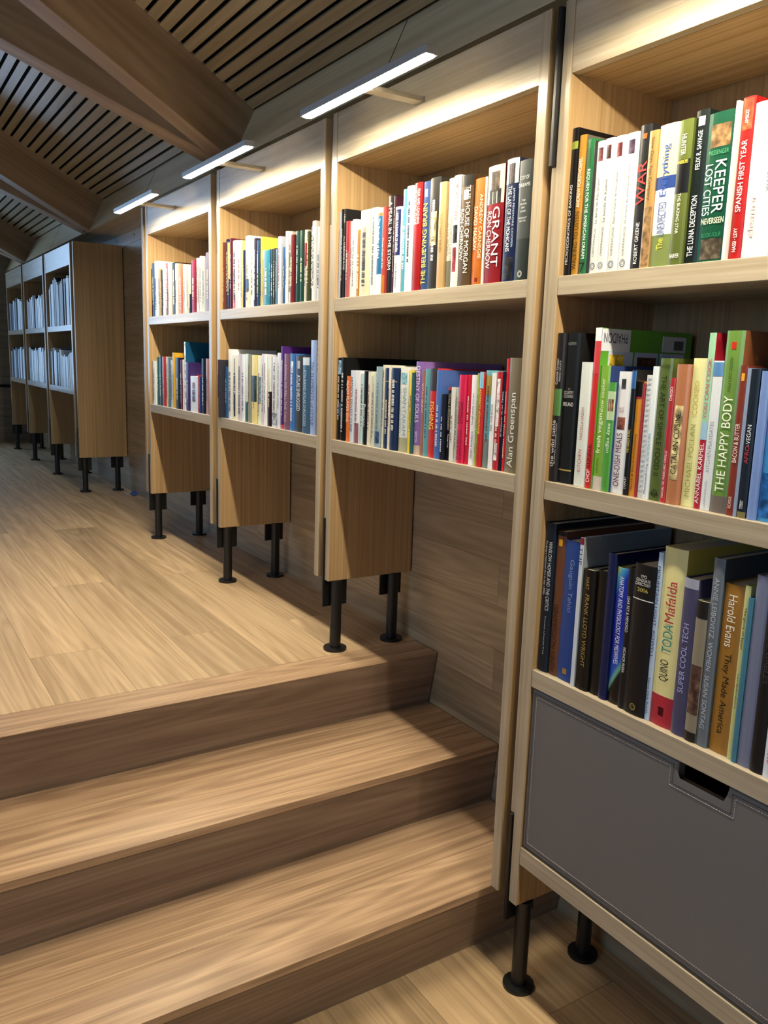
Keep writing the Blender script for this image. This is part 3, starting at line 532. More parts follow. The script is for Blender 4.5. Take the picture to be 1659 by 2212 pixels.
 (0.1125,0.1381,0.211,'dcdce4',{'b': [(0, 0.28, '8a5a68', 1)]}),
 (0.1399,0.1613,0.205,'bfe0e0'),
 (0.1631,0.186,0.213,'151515',{'n': 'lettered PETERSON', 't': [['Peterson', 'e8e8e8', 'd', 0.25, 0.55, 0.5]]}),
 (0.1869,0.204,0.212,'ded9c6'),
 (0.2049,0.2209,0.2,'cfcabb'),
 (0.2227,0.2333,0.21,'c9d4c6'),
 (0.2341,0.2602,0.227,'8fa3ad',{'b': [(0.05, 0.2, '2c4468', 0.9)]}),
 (0.2628,0.2722,0.232,'ded8c8'),
 (0.2739,0.3009,0.224,'1f2f55',{'n': 'in cream slipcase', 'b': [(0.83, 0.84, 'b0a060', 0.9)]}),
 (0.3026,0.3126,0.232,'ded8c8'),
 (0.3143,0.3446,0.225,'1f2f55',{'n': 'in cream slipcase', 'b': [(0.83, 0.84, 'b0a060', 0.9)]}),
 (0.3519,0.3932,0.229,'e3e4dc',{'n': 'lettered SHANTARAM', 't': [['SHANTARAM', '6f94ac', 'd', 0.2, 0.76, 0.42, 0.68], ['GREGORY DAVID ROBERTS', '7f94a4', 'd', 0.22, 0.74, 0.22, 0.25]], 'b': [(0.8, 0.93, '8fc0cc', 0.7), (0, 0.17, 'a8a888', 1)]}),
 (0.3947,0.4164,0.22,'e3c829'),
 (0.4172,0.4218,0.215,'2e5a5f'),
 (0.4233,0.4543,0.244,'8565ad',{'n': 'lettered DESTINY OF SOULS', 't': [['DESTINY OF SOULS', 'ece4f4', 'd', 0.35, 0.95, 0.55], ['NEWTON', 'ece4f4', 'd', 0.13, 0.25, 0.34]], 'b': [(0, 0.1, 'c8b0a0', 1)], 'd': 0.27}),
 (0.4558,0.4706,0.222,'9c6a5a',{'n': 'lettered ANNE TYLER', 't': [['ANNE TYLER', 'e0c8b4', 'u', 0.5, 0.85, 0.5]]}),
 (0.4721,0.4948,0.226,'5f9aa3'),
 (0.4962,0.527,0.228,'c4302f',{'n': 'lettered FISHING', 't': [['FISHING', 'f0d850', 'd', 0.32, 0.63, 0.62]], 'b': [(0.75, 1, '403c40', 1)]}),
 (0.5284,0.5508,0.224,'4a6db5',{'d': 0.22}),
 (0.5528,0.5687,0.165,'1c2030'),
 (0.57,0.591,0.183,'15141a',{'n': 'lettered TO KILL A MOCKINGBIRD', 't': [['TO KILL A MOCKINGBIRD', 'd8c8a8', 'd', 0.42, 0.92, 0.4], ['Harper Lee', 'e8e0d8', 'd', 0.18, 0.36, 0.4]], 'b': [(0.96, 1, 'b03020', 1)]}),
 (0.5924,0.6064,0.184,'d8d8d4'),
 (0.6077,0.6189,0.184,'c6ccc4'),
 (0.6203,0.6481,0.215,'d0224f',{'n': 'lettered BARBARIANS AT THE GATE', 't': [['BARBARIANS', '24101a', 'u', 0.45, 0.7, 0.3, 0.3], ['AT THE GATE', '24101a', 'u', 0.45, 0.7, 0.3, 0.72], ['BRYAN BURROUGH', '2a1018', 'u', 0.04, 0.38, 0.26, 0.3], ['& JOHN HELYAR', '2a1018', 'u', 0.04, 0.38, 0.26, 0.72]]}),
 (0.6494,0.6653,0.216,'c9203a'),
 (0.6666,0.6922,0.216,'eceaf0',{'n': 'lettered LAUGHABLE LOVES', 't': [['milan kundera', '3a3a44', 'u', 0.08, 0.38, 0.32], ['laughable loves', '3a3a44', 'u', 0.45, 0.8, 0.32]]}),
 (0.6935,0.7015,0.221,'9fae4d'),
 (0.7027,0.7167,0.224,'c02a26',{'n': 'lettered ADVERSITY ADVANTAGE', 't': [['ADVERSITY ADVANTAGE', 'f0e060', 'd', 0.35, 0.82, 0.5]], 'b': [(0.83, 1, '8cc0e0', 1)]}),
 (0.7179,0.7466,0.228,'6ab0bd',{'b': [(0.75, 0.95, 'a09850', 1), (0, 0.3, '7a8a88', 1)]}),
 (0.7478,0.7625,0.223,'ececee',{'n': 'lettered FEEL THIS BOOK', 't': [['FEEL THIS BOOK', '18181c', 'u', 0.4, 0.68, 0.5]]}),
 (0.7637,0.7816,0.226,'b5262f',{'b': [(0.45, 0.93, 'ece8e8', 0.6), (0.1, 0.28, 'f0e8e8', 0.6)]}),
 (0.7827,0.7907,0.227,'15182a',{'n': 'lettered EL MISTERIO DE LAS TANIAS', 't': [['El misterio de las Tanias', 'e8e8ec', 'u', 0.35, 0.8, 0.55]]}),
 (0.7913,0.7992,0.256,'d42a3a'),
 (0.8003,0.8489,0.258,'7c715a',{'n': 'lettered ALAN GREENSPAN', 't': [['Alan Greenspan', 'f4f0e8', 'u', 0.05, 0.7, 0.5]], 'd': 0.18}),
]),
(2,'upper',1.6714,[
 (-0.9388,-0.9204,0.255,'8c4a3c'),
 (-0.9191,-0.892,0.265,'232a56'),
 (-0.8895,-0.8639,0.254,'28305a',{'b': [(0.45, 0.98, 'ecd870', 1)]}),
 (-0.8615,-0.8399,0.262,'6b1f33'),
 (-0.8375,-0.7938,0.251,'f2dfe0',{'b': [(0, 0.2, 'd06a80', 0.4)]}),
 (-0.7915,-0.7557,0.247,'f3f2ee'),
 (-0.7535,-0.7353,0.244,'f4d890'),
 (-0.733,-0.7184,0.207,'2a2f60'),
 (-0.7162,-0.6752,0.255,'f4ecd0',{'b': [(0.22, 0.4, '3a6090', 0.7)]}),
 (-0.673,-0.6362,0.249,'f3f2ee'),
 (-0.6341,-0.6107,0.239,'3a3450'),
 (-0.6086,-0.5876,0.229,'2a4f80',{'b': [(0.2, 0.5, '3a5a48', 1)]}),
 (-0.5855,-0.571,0.24,'ecd84a',{'d': 0.2, 's': 'ecd84a'}),
 (-0.5699,-0.5545,0.192,'b9a6c0'),
 (-0.5525,-0.508,0.189,'3a9ab0'),
 (-0.507,-0.4951,0.19,'2a5f90'),
 (-0.4931,-0.4676,0.189,'23362f'),
 (-0.4657,-0.4434,0.188,'2d3338'),
 (-0.4415,-0.4272,0.184,'6a8fb0'),
 (-0.4253,-0.4007,0.223,'d4dae8'),
 (-0.3988,-0.3802,0.187,'2f63a6'),
 (-0.3784,-0.3563,0.235,'f3f2ee'),
 (-0.3545,-0.3318,0.232,'ece0cc',{'b': [(0.5, 0.7, '7aa050', 0.8)]}),
 (-0.33,-0.3033,0.218,'8c2f33'),
 (-0.3015,-0.2657,0.227,'1f4a3a'),
 (-0.264,-0.2374,0.225,'24513f'),
 (-0.2357,-0.2146,0.224,'ece0c4',{'b': [(0.5, 0.82, 'c02020', 1)]}),
 (-0.213,-0.1947,0.216,'5a5a2c'),
 (-0.193,-0.1741,0.23,'3d5a9a'),
 (-0.1725,-0.1482,0.243,'f0f0f2'),
 (-0.1466,-0.1195,0.223,'e8ecf4'),
]),
(2,'lower',1.2471,[
 (-0.9383,-0.93,0.23,'a0403c',{'y': -0.013, 's': '2a2c38', 'b': [(0.35, 0.75, '1c1a1e', 1), (0, 0.35, '8a6a48', 1)]}),
 (-0.928,-0.9008,0.203,'2f5f9a'),
 (-0.8995,-0.8534,0.272,'eef0ee'),
 (-0.851,-0.7964,0.249,'ece6d4',{'b': [(0.05, 0.4, '2a2a2a', 0.3), (0.5, 0.95, '5a5a5a', 0.15)]}),
 (-0.794,-0.7573,0.254,'c3bfd2'),
 (-0.755,-0.7283,0.253,'e6ecf4'),
 (-0.726,-0.6906,0.255,'2a5a58',{'b': [(0.3, 1, 'dce8e4', 1)]}),
 (-0.6894,-0.6669,0.253,'8a8c7c'),
 (-0.6636,-0.6108,0.251,'e3d28a',{'b': [(0.32, 0.7, '2f4048', 0.9)]}),
 (-0.6086,-0.5764,0.248,'dfe8d4',{'b': [(0.3, 0.7, '7aa0a0', 0.9)]}),
 (-0.5743,-0.5448,0.256,'dccfe0'),
 (-0.5437,-0.5198,0.254,'ececf2'),
 (-0.5178,-0.4851,0.248,'2b1a22',{'b': [(0.5, 1, 'dfe6e4', 1)]}),
 (-0.4831,-0.4352,0.248,'d8dce2',{'b': [(0.03, 0.2, 'a8aeb8', 0.9)]}),
 (-0.4332,-0.4059,0.261,'d5d9ee'),
 (-0.404,-0.3771,0.283,'4a2476',{'d': 0.26, 'b': [(0, 0.05, 'c04050', 1)]}),
 (-0.3752,-0.3348,0.258,'7a5568',{'n': 'lettered LIVING TO TELL THE TALE', 't': [['LIVING TO TELL THE TALE', 'd0b8c4', 'd', 0.1, 0.85, 0.42]]}),
 (-0.333,-0.2935,0.259,'3f6fb8',{'b': [(0.75, 0.9, 'b8ccf0', 0.5)]}),
 (-0.2917,-0.2295,0.253,'3a3a3e',{'n': 'lettered ATLAS SHRUGGED in white', 't': [['ATLAS SHRUGGED', 'ececf0', 'd', 0.28, 0.75, 0.4]], 'b': [(0.83, 0.93, 'b0b0b4', 0.3)]}),
 (-0.2278,-0.1814,0.247,'3f5f80',{'n': 'lettered AYN RAND ATLAS SHRUGGED', 't': [['AYN RAND ATLAS SHRUGGED', 'b8ccdc', 'd', 0.1, 0.84, 0.42]], 'b': [(0.9, 1, 'c8d4e4', 1)]}),
 (-0.1797,-0.1412,0.302,'9db4e6',{'n': 'lettered ELEMENTS OF STYLE', 't': [['The ELEMENTS of STYLE', '40588c', 'd', 0.1, 0.78, 0.5]]}),
 (-0.1395,-0.1117,0.318,'2a4f55',{'n': 'lettered HORSE', 't': [['HORSE', 'c8dcd0', 'd', 0.5, 0.9, 0.6]], 'b': [(0.3, 0.34, 'c0b060', 1), (0.18, 0.22, 'c0b060', 1)]}),
]),
(3,'upper',1.6714,[
 (-1.8914000000000002,-1.8855,0.227,'1a1a16'),
 (-1.8836,-1.8396,0.252,'3f74b8'),
 (-1.8358,-1.787,0.258,'e4ecf6'),
 (-1.7833,-1.7502,0.218,'d8b870'),
 (-1.7484,-1.7121,0.21,'3a3a3c'),
 (-1.7103,-1.68,0.239,'f3f2ee'),
 (-1.6764,-1.6273,0.235,'8f3f22',{'b': [(0.5, 1, 'c8604a', 0.6)]}),
 (-1.6239,-1.581,0.234,'f4ead8'),
 (-1.5776,-1.5189,0.23,'19181c'),
 (-1.5173,-1.4893,0.222,'f3f2ee'),
 (-1.4861,-1.425,0.216,'e8803a'),
 (-1.4218,-1.3997,0.212,'b0c8e0'),
 (-1.3966,-1.3748,0.209,'eef0f4'),
 (-1.3732,-1.3486,0.206,'ecdcc0'),
 (-1.3455,-1.3167,0.202,'2a3450',{'b': [(0.4, 1, 'ece4d4', 1)]}),
 (-1.3136,-1.26,0.219,'b0243a'),
 (-1.2571,-1.2294,0.224,'f3f2ee'),
 (-1.2265,-1.1992,0.221,'f0dada'),
 (-1.1977,-1.1694,0.226,'eef2f2'),
 (-1.168,-1.1428,0.223,'e0e4e8'),
 (-1.14,-1.0865,0.235,'9c8aa0'),
]),
(3,'lower',1.2471,[
 (-1.8914000000000002,-1.8855,0.209,'8a7468'),
 (-1.8849,-1.8415,0.212,'e4ecf0'),
 (-1.8377,-1.7958,0.231,'154a3f'),
 (-1.7939,-1.7434,0.233,'123f38'),
 (-1.7397,-1.694,0.235,'b02a30'),
 (-1.6904,-1.6545,0.234,'d8c880'),
 (-1.651,-1.6174,0.232,'5a7080'),
 (-1.6139,-1.5809,0.221,'c8d0d4'),
 (-1.5774,-1.5415,0.254,'d9a52a'),
 (-1.5381,-1.4812,0.232,'171a2c'),
 (-1.4779,-1.4532,0.223,'6a2a44'),
 (-1.45,-1.4289,0.224,'dcd8e0'),
 (-1.4256,-1.4,0.302,'14507a',{'d': 0.26, 'b': [(0, 1, 'e4f0fa', 0.8)]}),
 (-1.3952,-1.3448,0.214,'3a2a66',{'d': 0.2}),
 (-1.3417,-1.2385,0.154,'d8e0f0',{'b': [(0.3, 0.6, '8ab0dc', 0.4)]}),
 (-1.2355,-1.2193,0.162,'b02a34'),
 (-1.2178,-1.1988,0.155,'2a3a7a'),
 (-1.1959,-1.1527,0.232,'181a1e'),
 (-1.1499,-1.116,0.232,'b88a90'),
 (-1.1132,-1.0799,0.232,'1a1a1c'),
]),
(4,'upper',1.6714,[
 (-4.4646,-4.4603,0.238,'6a7484'),
 (-4.4578,-4.4333,0.276,'6a7484'),
 (-4.4307,-4.3978,0.268,'6a7484'),
 (-4.3953,-4.368,0.288,'20242c'),
 (-4.3655,-4.3247,0.302,'6a7484'),
 (-4.3223,-4.2835,0.301,'dfe6ee'),
 (-4.281,-4.2437,0.325,'241c30'),
 (-4.2412,-4.2005,0.339,'1a1c24'),
 (-4.1981,-4.1631,0.326,'20242c'),
 (-4.1607,-4.1316,0.305,'e8eef4'),
 (-4.1292,-4.0933,0.283,'6a7484'),
 (-4.091,-4.0612,0.287,'4a2c48'),
 (-4.0589,-4.0313,0.287,'6a7484'),
 (-4.029,-3.9994,0.305,'1a1c24'),
 (-3.9971,-3.9686,0.288,'20242c'),
 (-3.9664,-3.9337,0.313,'3a3038'),
 (-3.9315,-3.8949,0.314,'cfdcec'),
 (-3.8927,-3.8559,0.286,'1c1f2a'),
 (-3.8537,-3.8166,0.312,'d8e0e4'),
 (-3.8144,-3.7782,0.327,'dfe6ee'),
 (-3.776,-3.7461,0.307,'d8e0e4'),
 (-3.744,-3.708,0.318,'d8e0e4'),
 (-3.7059,-3.6869,0.316,'6a7484'),
]),
(4,'lower',1.2471,[
 (-4.4646,-4.4673,0.226,'1c2030'),
 (-4.4647,-4.4395,0.253,'262a30'),
 (-4.437,-4.3977,0.245,'dce6f0'),
 (-4.3951,-4.3669,0.268,'1c2030'),
 (-4.3644,-4.3292,0.271,'8fa0b0'),
 (-4.3267,-4.2906,0.246,'e8f0f6'),
 (-4.2881,-4.2458,0.255,'b8ccd8'),
 (-4.2434,-4.2109,0.241,'1c2030'),
 (-4.2085,-4.1793,0.239,'8fa0b0'),
 (-4.1769,-4.1467,0.24,'262a30'),
 (-4.1444,-4.1116,0.263,'1c2030'),
 (-4.1093,-4.0847,0.257,'e8f0f6'),
 (-4.0823,-4.0512,0.22,'c8d4dc'),
 (-4.0489,-4.017,0.212,'b8ccd8'),
 (-4.0147,-3.9785,0.213,'a8bccc'),
 (-3.9762,-3.9405,0.225,'b8ccd8'),
 (-3.9383,-3.9151,0.209,'98a8c0'),
 (-3.9129,-3.8788,0.212,'cfe0f0'),
 (-3.8766,-3.8476,0.213,'e8f0f6'),
 (-3.8454,-3.8161,0.227,'c8d4dc'),
 (-3.814,-3.7781,0.234,'b8ccd8'),
 (-3.776,-3.7504,0.239,'e8f0f6'),
 (-3.7483,-3.716,0.242,'cfe0f0'),
 (-3.7139,-3.6958,0.224,'262a30'),
]),
(5,'upper',1.6714,[
 (-5.4216,-5.3999,0.234,'3a3038'),
 (-5.3966,-5.3415,0.236,'181c20'),
 (-5.3383,-5.2926,0.219,'7a3038'),
 (-5.2894,-5.2537,0.246,'7a3038'),
 (-5.2506,-5.2075,0.234,'6a7484'),
 (-5.2044,-5.1592,0.251,'dfe6ee'),
 (-5.1562,-5.1054,0.238,'1a1c24'),
 (-5.1024,-5.0574,0.258,'241c30'),
 (-5.0544,-5.0197,0.257,'1c1f2a'),
 (-5.0167,-4.9778,0.228,'6a7484'),
 (-4.9749,-4.9303,0.218,'6a7484'),
 (-4.9274,-4.8829,0.23,'dfe6ee'),
 (-4.8801,-4.8324,0.249,'dfe6ee'),
 (-4.8296,-4.7919,0.242,'d8e0e4'),
 (-4.7891,-4.745,0.222,'d8e0e4'),
 (-4.7422,-4.7051,0.248,'3a3038'),
 (-4.7024,-4.6652,0.254,'8f9aa8'),
]),
(5,'lower',1.2471,[
 (-5.4145,-5.3784,0.271,'8fa0b0'),
 (-5.3752,-5.3327,0.273,'1c2030'),
 (-5.3295,-5.2896,0.241,'1c2030'),
 (-5.2864,-5.2519,0.258,'dce6f0'),
 (-5.2487,-5.1993,0.247,'dce6f0'),
 (-5.1962,-5.1626,0.245,'c8d4dc'),
 (-5.1595,-5.1105,0.249,'cfe0f0'),
 (-5.1074,-5.0758,0.268,'98a8c0'),
 (-5.0728,-5.0207,0.244,'a8bccc'),
 (-5.0178,-4.9889,0.252,'c8d4dc'),
 (-4.9859,-4.9496,0.266,'cfe0f0'),
 (-4.9466,-4.9085,0.271,'e8f0f6'),
 (-4.9056,-4.8586,0.273,'dce6f0'),
 (-4.8558,-4.816,0.237,'e8f0f6'),
 (-4.8132,-4.7831,0.254,'dce6f0'),
 (-4.7803,-4.7447,0.266,'dce6f0'),
 (-4.7419,-4.7108,0.243,'34405a'),
 (-4.708,-4.6823,0.252,'dce6f0'),
 (-4.6795,-4.6428,0.253,'98a8c0'),
]),
(6,'upper',1.6714,[
 (-6.3506,-6.3404,0.256,'1a1c24'),
 (-6.3363,-6.2709,0.25,'8f9aa8'),
 (-6.2669,-6.209,0.241,'4a2c48'),
 (-6.205,-6.1573,0.238,'6a7484'),
 (-6.1534,-6.1004,0.252,'1a1c24'),
 (-6.0965,-6.038,0.261,'cfdcec'),
 (-6.0342,-5.9704,0.248,'cfdcec'),
 (-5.9667,-5.9088,0.278,'20242c'),
 (-5.9051,-5.8682,0.278,'1a1c24'),
 (-5.8646,-5.8254,0.267,'cfdcec'),
 (-5.8218,-5.7623,0.262,'e8eef4'),
 (-5.7587,-5.7103,0.244,'e8eef4'),
 (-5.7068,-5.6698,0.232,'e8eef4'),
 (-5.6664,-5.6333,0.235,'2a2440'),
]),
(6,'lower',1.2471,[
 (-6.3506,-6.3045,0.237,'b8ccd8'),
 (-6.3005,-6.2385,0.275,'262a30'),
 (-6.2346,-6.1768,0.257,'98a8c0'),
 (-6.1729,-6.1256,0.246,'dce6f0'),
 (-6.1218,-6.0712,0.273,'8fa0b0'),
 (-6.0674,-6.0035,0.258,'34405a'),
 (-5.9998,-5.9601,0.256,'98a8c0'),
 (-5.9564,-5.9147,0.245,'c8d4dc'),
 (-5.911,-5.8754,0.261,'34405a'),
 (-5.8718,-5.8278,0.261,'dce6f0'),
 (-5.8242,-5.7782,0.276,'cfe0f0'),
 (-5.7746,-5.7212,0.247,'34405a'),
 (-5.7177,-5.6574,0.258,'cfe0f0'),
 (-5.654,-5.6186,0.246,'b8ccd8'),
]),
]
# ---------------------------------------------------------------- books
rnd = random.Random(11)
def spine_profile(x0, x1, y, bulge, n=6):
    """front outline of a book seen from above, left to right"""
    w_ = x1-x0
    return [(x0+w_*i/n, y+bulge-bulge*math.sin(math.pi*i/n)**.7 if 0 < i < n else y+bulge) for i in range(n+1)]
def book_parts(x0, x1, z, h, y, d, col, o, root, lx, ly):
    t = min(.0022, (x1-x0)*.14); w_ = x1-x0
    hard = h > .235 or o.get('k') == 'hard'; bulge = min(.12*w_, .0035) if w_ > .008 else .0006
    prof = spine_profile(x0, x1, y, bulge)
    inner = [(px+(t if i == 0 else -t if i == len(prof)-1 else 0), py+t) for i, (px, py) in enumerate(prof)]
    side = o.get('s')
    mats = [rainbow('rainbow_cover') if o.get('k') == 'rainbow' else cover_mat(col)] + ([cover_mat(side)] if side else [])
    bm = bmesh.new()
    outline = [(x0, y+d)] + prof + [(x1, y+d), (x1-t, y+d)] + [(max(x0+t, min(x1-t, a)), b) for a, b in inner[::-1]] + [(x0+t, y+d)]
    # extrude outline as strips so the hollow cover stays clean
    n = len(prof); outer = [(x0, y+d)]+prof+[(x1, y+d)]
    inn = [(x0+t, y+d)] + [(max(x0+t, min(x1-t, a)), b+t) for a, b in prof] + [(x1-t, y+d)]
    def V(p, zz): return bm.verts.new((p[0], p[1], zz))
    ob = [V(p, z) for p in outer]; ot = [V(p, z+h) for p in outer]; ib = [V(p, z) for p in inn]; it = [V(p, z+h) for p in inn]
    k = len(outer)
    for i in range(k-1):
        f1 = bm.faces.new((ob[i], ob[i+1], ot[i+1], ot[i])); bm.faces.new((ib[i+1], ib[i], it[i], it[i+1]))
        bm.faces.new((ot[i], ot[i+1], it[i+1], it[i])); bm.faces.new((ob[i+1], ob[i], ib[i], ib[i+1]))
        if side and i == k-2: f1.material_index = 1
    bm.faces.new((ob[0], ot[0], it[0], ib[0])); bm.faces.new((ob[-1], ib[-1], it[-1], ot[-1]))
    c = mesh_obj('cover', bm, mats, root)
    bm = bmesh.new(); ins = .003 if hard else .0006
    box(bm, x0+t, x1-t, y+bulge+t+.001, y+d-ins, z+ins*.3, z+h-ins); mesh_obj('pages', bm, M['pages'], root)
    # printed fields on the spine
    def field(f0, f1, hexcol, wf, name):
        wf = min(wf, 1); xa = (x0+x1)/2-w_*wf/2; xb = (x0+x1)/2+w_*wf/2
        bm = bmesh.new(); P = [(a, b) for a, b in prof]; pts = []
        m_ = 8
        for i in range(m_+1):
            xx = xa+(xb-xa)*i/m_; s = (xx-x0)/w_; s = min(max(s, 0), 1)*(len(P)-1); j = min(int(s), len(P)-2)
            yy = P[j][1]+(P[j+1][1]-P[j][1])*(s-j); pts.append((xx, yy-.00035))
        A = [bm.verts.new((a, b, z+h*f0)) for a, b in pts]; B = [bm.verts.new((a, b, z+h*f1)) for a, b in pts]
        A2 = [bm.verts.new((a, b+.0003, z+h*f0)) for a, b in pts]; B2 = [bm.verts.new((a, b+.0003, z+h*f1)) for a, b in pts]
        for i in range(m_):
            bm.faces.new((A[i], A[i+1], B[i+1], B[i])); bm.faces.new((B[i], B[i+1], B2[i+1], B2[i])); bm.faces.new((A[i+1], A[i], A2[i], A2[i+1]))
        r_ = f1-f0
        mt = pict_mat(hexcol) if (name == 'printed_panel' and .05 < r_ and wf <= .9 and wf >= .35 and w_ > .015) else cover_mat(hexcol)
        return mesh_obj(name, bm, mt, root)
    for q in o.get('b', []):
        field(q[0], q[1], q[2], q[3] if len(q) > 3 else 1, 'printed_panel')
    yt = y-.0009
    for q in o.get('t', []):
        s, hc, dr, f0, f1, sz = q[:6]; pos = q[6] if len(q) > 6 else .5
        cu_ = bpy.data.curves.new('t', 'FONT'); cu_.body = s; cu_.size = 1; cu_.extrude = 0; cu_.offset = 0; cu_.align_x = 'LEFT'; cu_.align_y = 'BOTTOM_BASELINE'
        to = bpy.data.objects.new('t', cu_); me = bpy.data.meshes.new_from_object(to); bpy.data.objects.remove(to)
        xs = [v.co.x for v in me.vertices]; ys = [v.co.y for v in me.vertices]
        if not xs: continue
        ax, bx_, ay, by_ = min(xs), max(xs), min(ys), max(ys)
        if dr == 'h':
            tw = w_*sz; th = h*(f1-f0)
            for v in me.vertices:
                v.co = Vector(((x0+x1)/2-tw/2+(v.co.x-ax)/(bx_-ax)*tw, yt, z+h*f0+(v.co.y-ay)/(by_-ay)*th))
        else:
            tl = h*(f1-f0); th = w_*sz; xc = x0+w_*pos
            for v in me.vertices:
                a = (v.co.x-ax)/(bx_-ax)*tl; b = ((v.co.y-ay)/(by_-ay)-.5)*th
                v.co = Vector((xc-b, yt, z+h*f0+a)) if dr == 'u' else Vector((xc+b, yt, z+h*f1-a))
        me.materials.clear(); me.materials.append(cover_mat(hc, .5)); me.name = 'lettering'
        lo = bpy.data.objects.new('lettering', me); COL.objects.link(lo); lo.parent = root; lo.matrix_parent_inverse = Matrix.Translation(-Vector(root.location))
    if not o.get('t') and root.location.x < .95 and w_ > .007 and o.get('k') != 'spiral':   # illegible small print along the spine
        rr = random.Random(int(x0*10000)); c = hexc(col); lum = .3*c[0]+.6*c[1]+.1*c[2]
        ink = rr.choice(['e6e2d8', 'd8cfa8', 'ccd4e0']) if lum < .25 else rr.choice(['3a3a44', '70303a', '2c3c5c', '6a6a60'])
        bm = bmesh.new(); za = z+h*rr.uniform(.1, .3); zb = z+h*rr.uniform(.6, .92); hw = w_*rr.uniform(.10, .2); xc = (x0+x1)/2
        while za < zb:
            ln = rr.uniform(.0015, .0035); q = [bm.verts.new((xc-hw*rr.uniform(.6, 1), yt, za)), bm.verts.new((xc+hw, yt, za)), bm.verts.new((xc+hw*rr.uniform(.6, 1), yt, za+ln)), bm.verts.new((xc-hw, yt, za+ln))]
            bm.faces.new(q); za += ln+(.0014 if rr.random() > .18 else .006)
        mesh_obj('small_print', bm, cover_mat(ink, .5), root)
    if o.get('lg'):
        r_ = min(w_*.28, .007); zc = z+h*.055; bm = bmesh.new(); xc = (x0+x1)/2
        for rr in (r_, r_*.55):
            pts = [(xc+rr*math.cos(a*math.pi/10), zc+rr*math.sin(a*math.pi/10)) for a in range(20)]
            pi_ = [(xc+(rr*.78)*math.cos(a*math.pi/10), zc+(rr*.78)*math.sin(a*math.pi/10)) for a in range(20)]
            A = [bm.verts.new((a, yt, b)) for a, b in pts]; B = [bm.verts.new((a, yt, b)) for a, b in pi_]
            for i in range(20): bm.faces.new((A[i], A[(i+1) % 20], B[(i+1) % 20], B[i]))
        mesh_obj('emblem', bm, cover_mat(o['lg'], .5), root)
    if o.get('cover') == 'comic':   # printed back cover showing beside the lower books
        def side_box(name, ya, yb, za, zb, hc, dx=.0004, pict=False):
            bm = bmesh.new(); box(bm, x1+.00005, x1+dx, y+d*ya, y+d*yb, z+h*za, z+h*zb); mesh_obj(name, bm, pict_mat(hc) if pict else cover_mat(hc), root)
        side_box('cover_art', .0, 1, 0, 1, '5ca030')
        for i, (ya, yb) in enumerate(((.08, .34), (.36, .62), (.64, .92))): side_box('cover_art', ya, yb, .55, .86, 'c0cbe8', .0007)
        side_box('cover_art', 0, .30, .86, .995, 'dfe2ee', .0009)
        side_box('cover_art', .09, .24, .66, .84, 'd0b040', .0010, True); side_box('cover_art', .39, .60, .77, .83, '5a3a22', .0010, True)
        side_box('cover_art', .40, .45, .66, .77, 'b03040', .0010); side_box('cover_art', .65, .9, .64, .80, 'a03038', .0010, True)
        side_box('cover_art', .66, .93, .87, .97, 'd8dce0', .0010)
        bm = bmesh.new()
        for i in range(14): box(bm, x1+.0011, x1+.0013, y+d*(.79+i*.008), y+d*(.79+i*.008+.004), z+h*.885, z+h*.945)
        mesh_obj('barcode', bm, cover_mat('202024'), root)
        cu_ = bpy.data.curves.new('t', 'FONT'); cu_.body = 'PHAIDON'; to = bpy.data.objects.new('t', cu_); me = bpy.data.meshes.new_from_object(to); bpy.data.objects.remove(to)
        bxm = max(v.co.x for v in me.vertices); bym = max(v.co.y for v in me.vertices)
        for v in me.vertices: v.co = Vector((x1+.0012, y+d*.27-v.co.x/bxm*d*.25, z+h*.97-v.co.y/bym*h*.06))
        me.materials.clear(); me.materials.append(cover_mat('3a4058', .5)); me.name = 'lettering'
        lo = bpy.data.objects.new('lettering', me); COL.objects.link(lo); lo.parent = root; lo.matrix_parent_inverse = Matrix.Translation(-Vector(root.location))
    if o.get('k') == 'spiral':
        bm = bmesh.new(); n_ = int(h/.0095)
        for i in range(n_):
            zc = z+.006+i*.0095
            ring = []
            for a in range(13):
                an = math.pi*2*a/12; ring.append(((x0+x1)/2+math.cos(an)*w_*.47, y+.004-math.sin(an)*.006))
            for a in range(12):
                (xa, ya), (xb, yb) = ring[a], ring[a+1]
                q = [bm.verts.new((xa, ya, zc)), bm.verts.new((xb, yb, zc)), bm.verts.new((xb, yb, zc+.0045)), bm.verts.new((xa, ya, zc+.0045))]; bm.faces.new(q)
        mesh_obj('spiral_binding', bm, cover_mat('c9cacc'), root)
def slab(name, x0, x1, z, h, y, d, col):
    bm = bmesh.new(); bul = min(.1*(x1-x0), .002)
    prism(bm, [(x0, y+d)]+spine_profile(x0, x1, y, bul, 4)+[(x1, y+d)], 'z', z, z+h); return mesh_obj(name, bm, cover_mat(col))
CN = [('white', (.8, .8, .8)), ('pale blue', (.5, .66, .85)), ('grey', (.22, .22, .23)), ('silver grey', (.42, .44, .47)), ('black', (.012, .012, .014)), ('navy', (.02, .035, .12)), ('blue', (.05, .15, .45)), ('sky blue', (.12, .42, .7)),
      ('teal', (.03, .18, .22)), ('dark green', (.01, .07, .045)), ('green', (.1, .3, .08)), ('olive', (.14, .16, .04)), ('yellow', (.75, .6, .1)), ('cream', (.78, .68, .48)), ('orange', (.75, .25, .04)), ('red', (.5, .03, .03)),
      ('maroon', (.12, .015, .03)), ('brown', (.15, .06, .03)), ('tan', (.5, .3, .15)), ('pink', (.65, .3, .35)), ('magenta', (.6, .03, .12)), ('purple', (.1, .04, .25)), ('lilac', (.4, .35, .5)), ('dark grey', (.045, .043, .045)), ('slate', (.1, .16, .22))]
def cname(h):
    c = hexc(h); return min(CN, key=lambda n: sum((math.sqrt(a)-math.sqrt(b))**2 for a, b in zip(n[1], c)))[0]
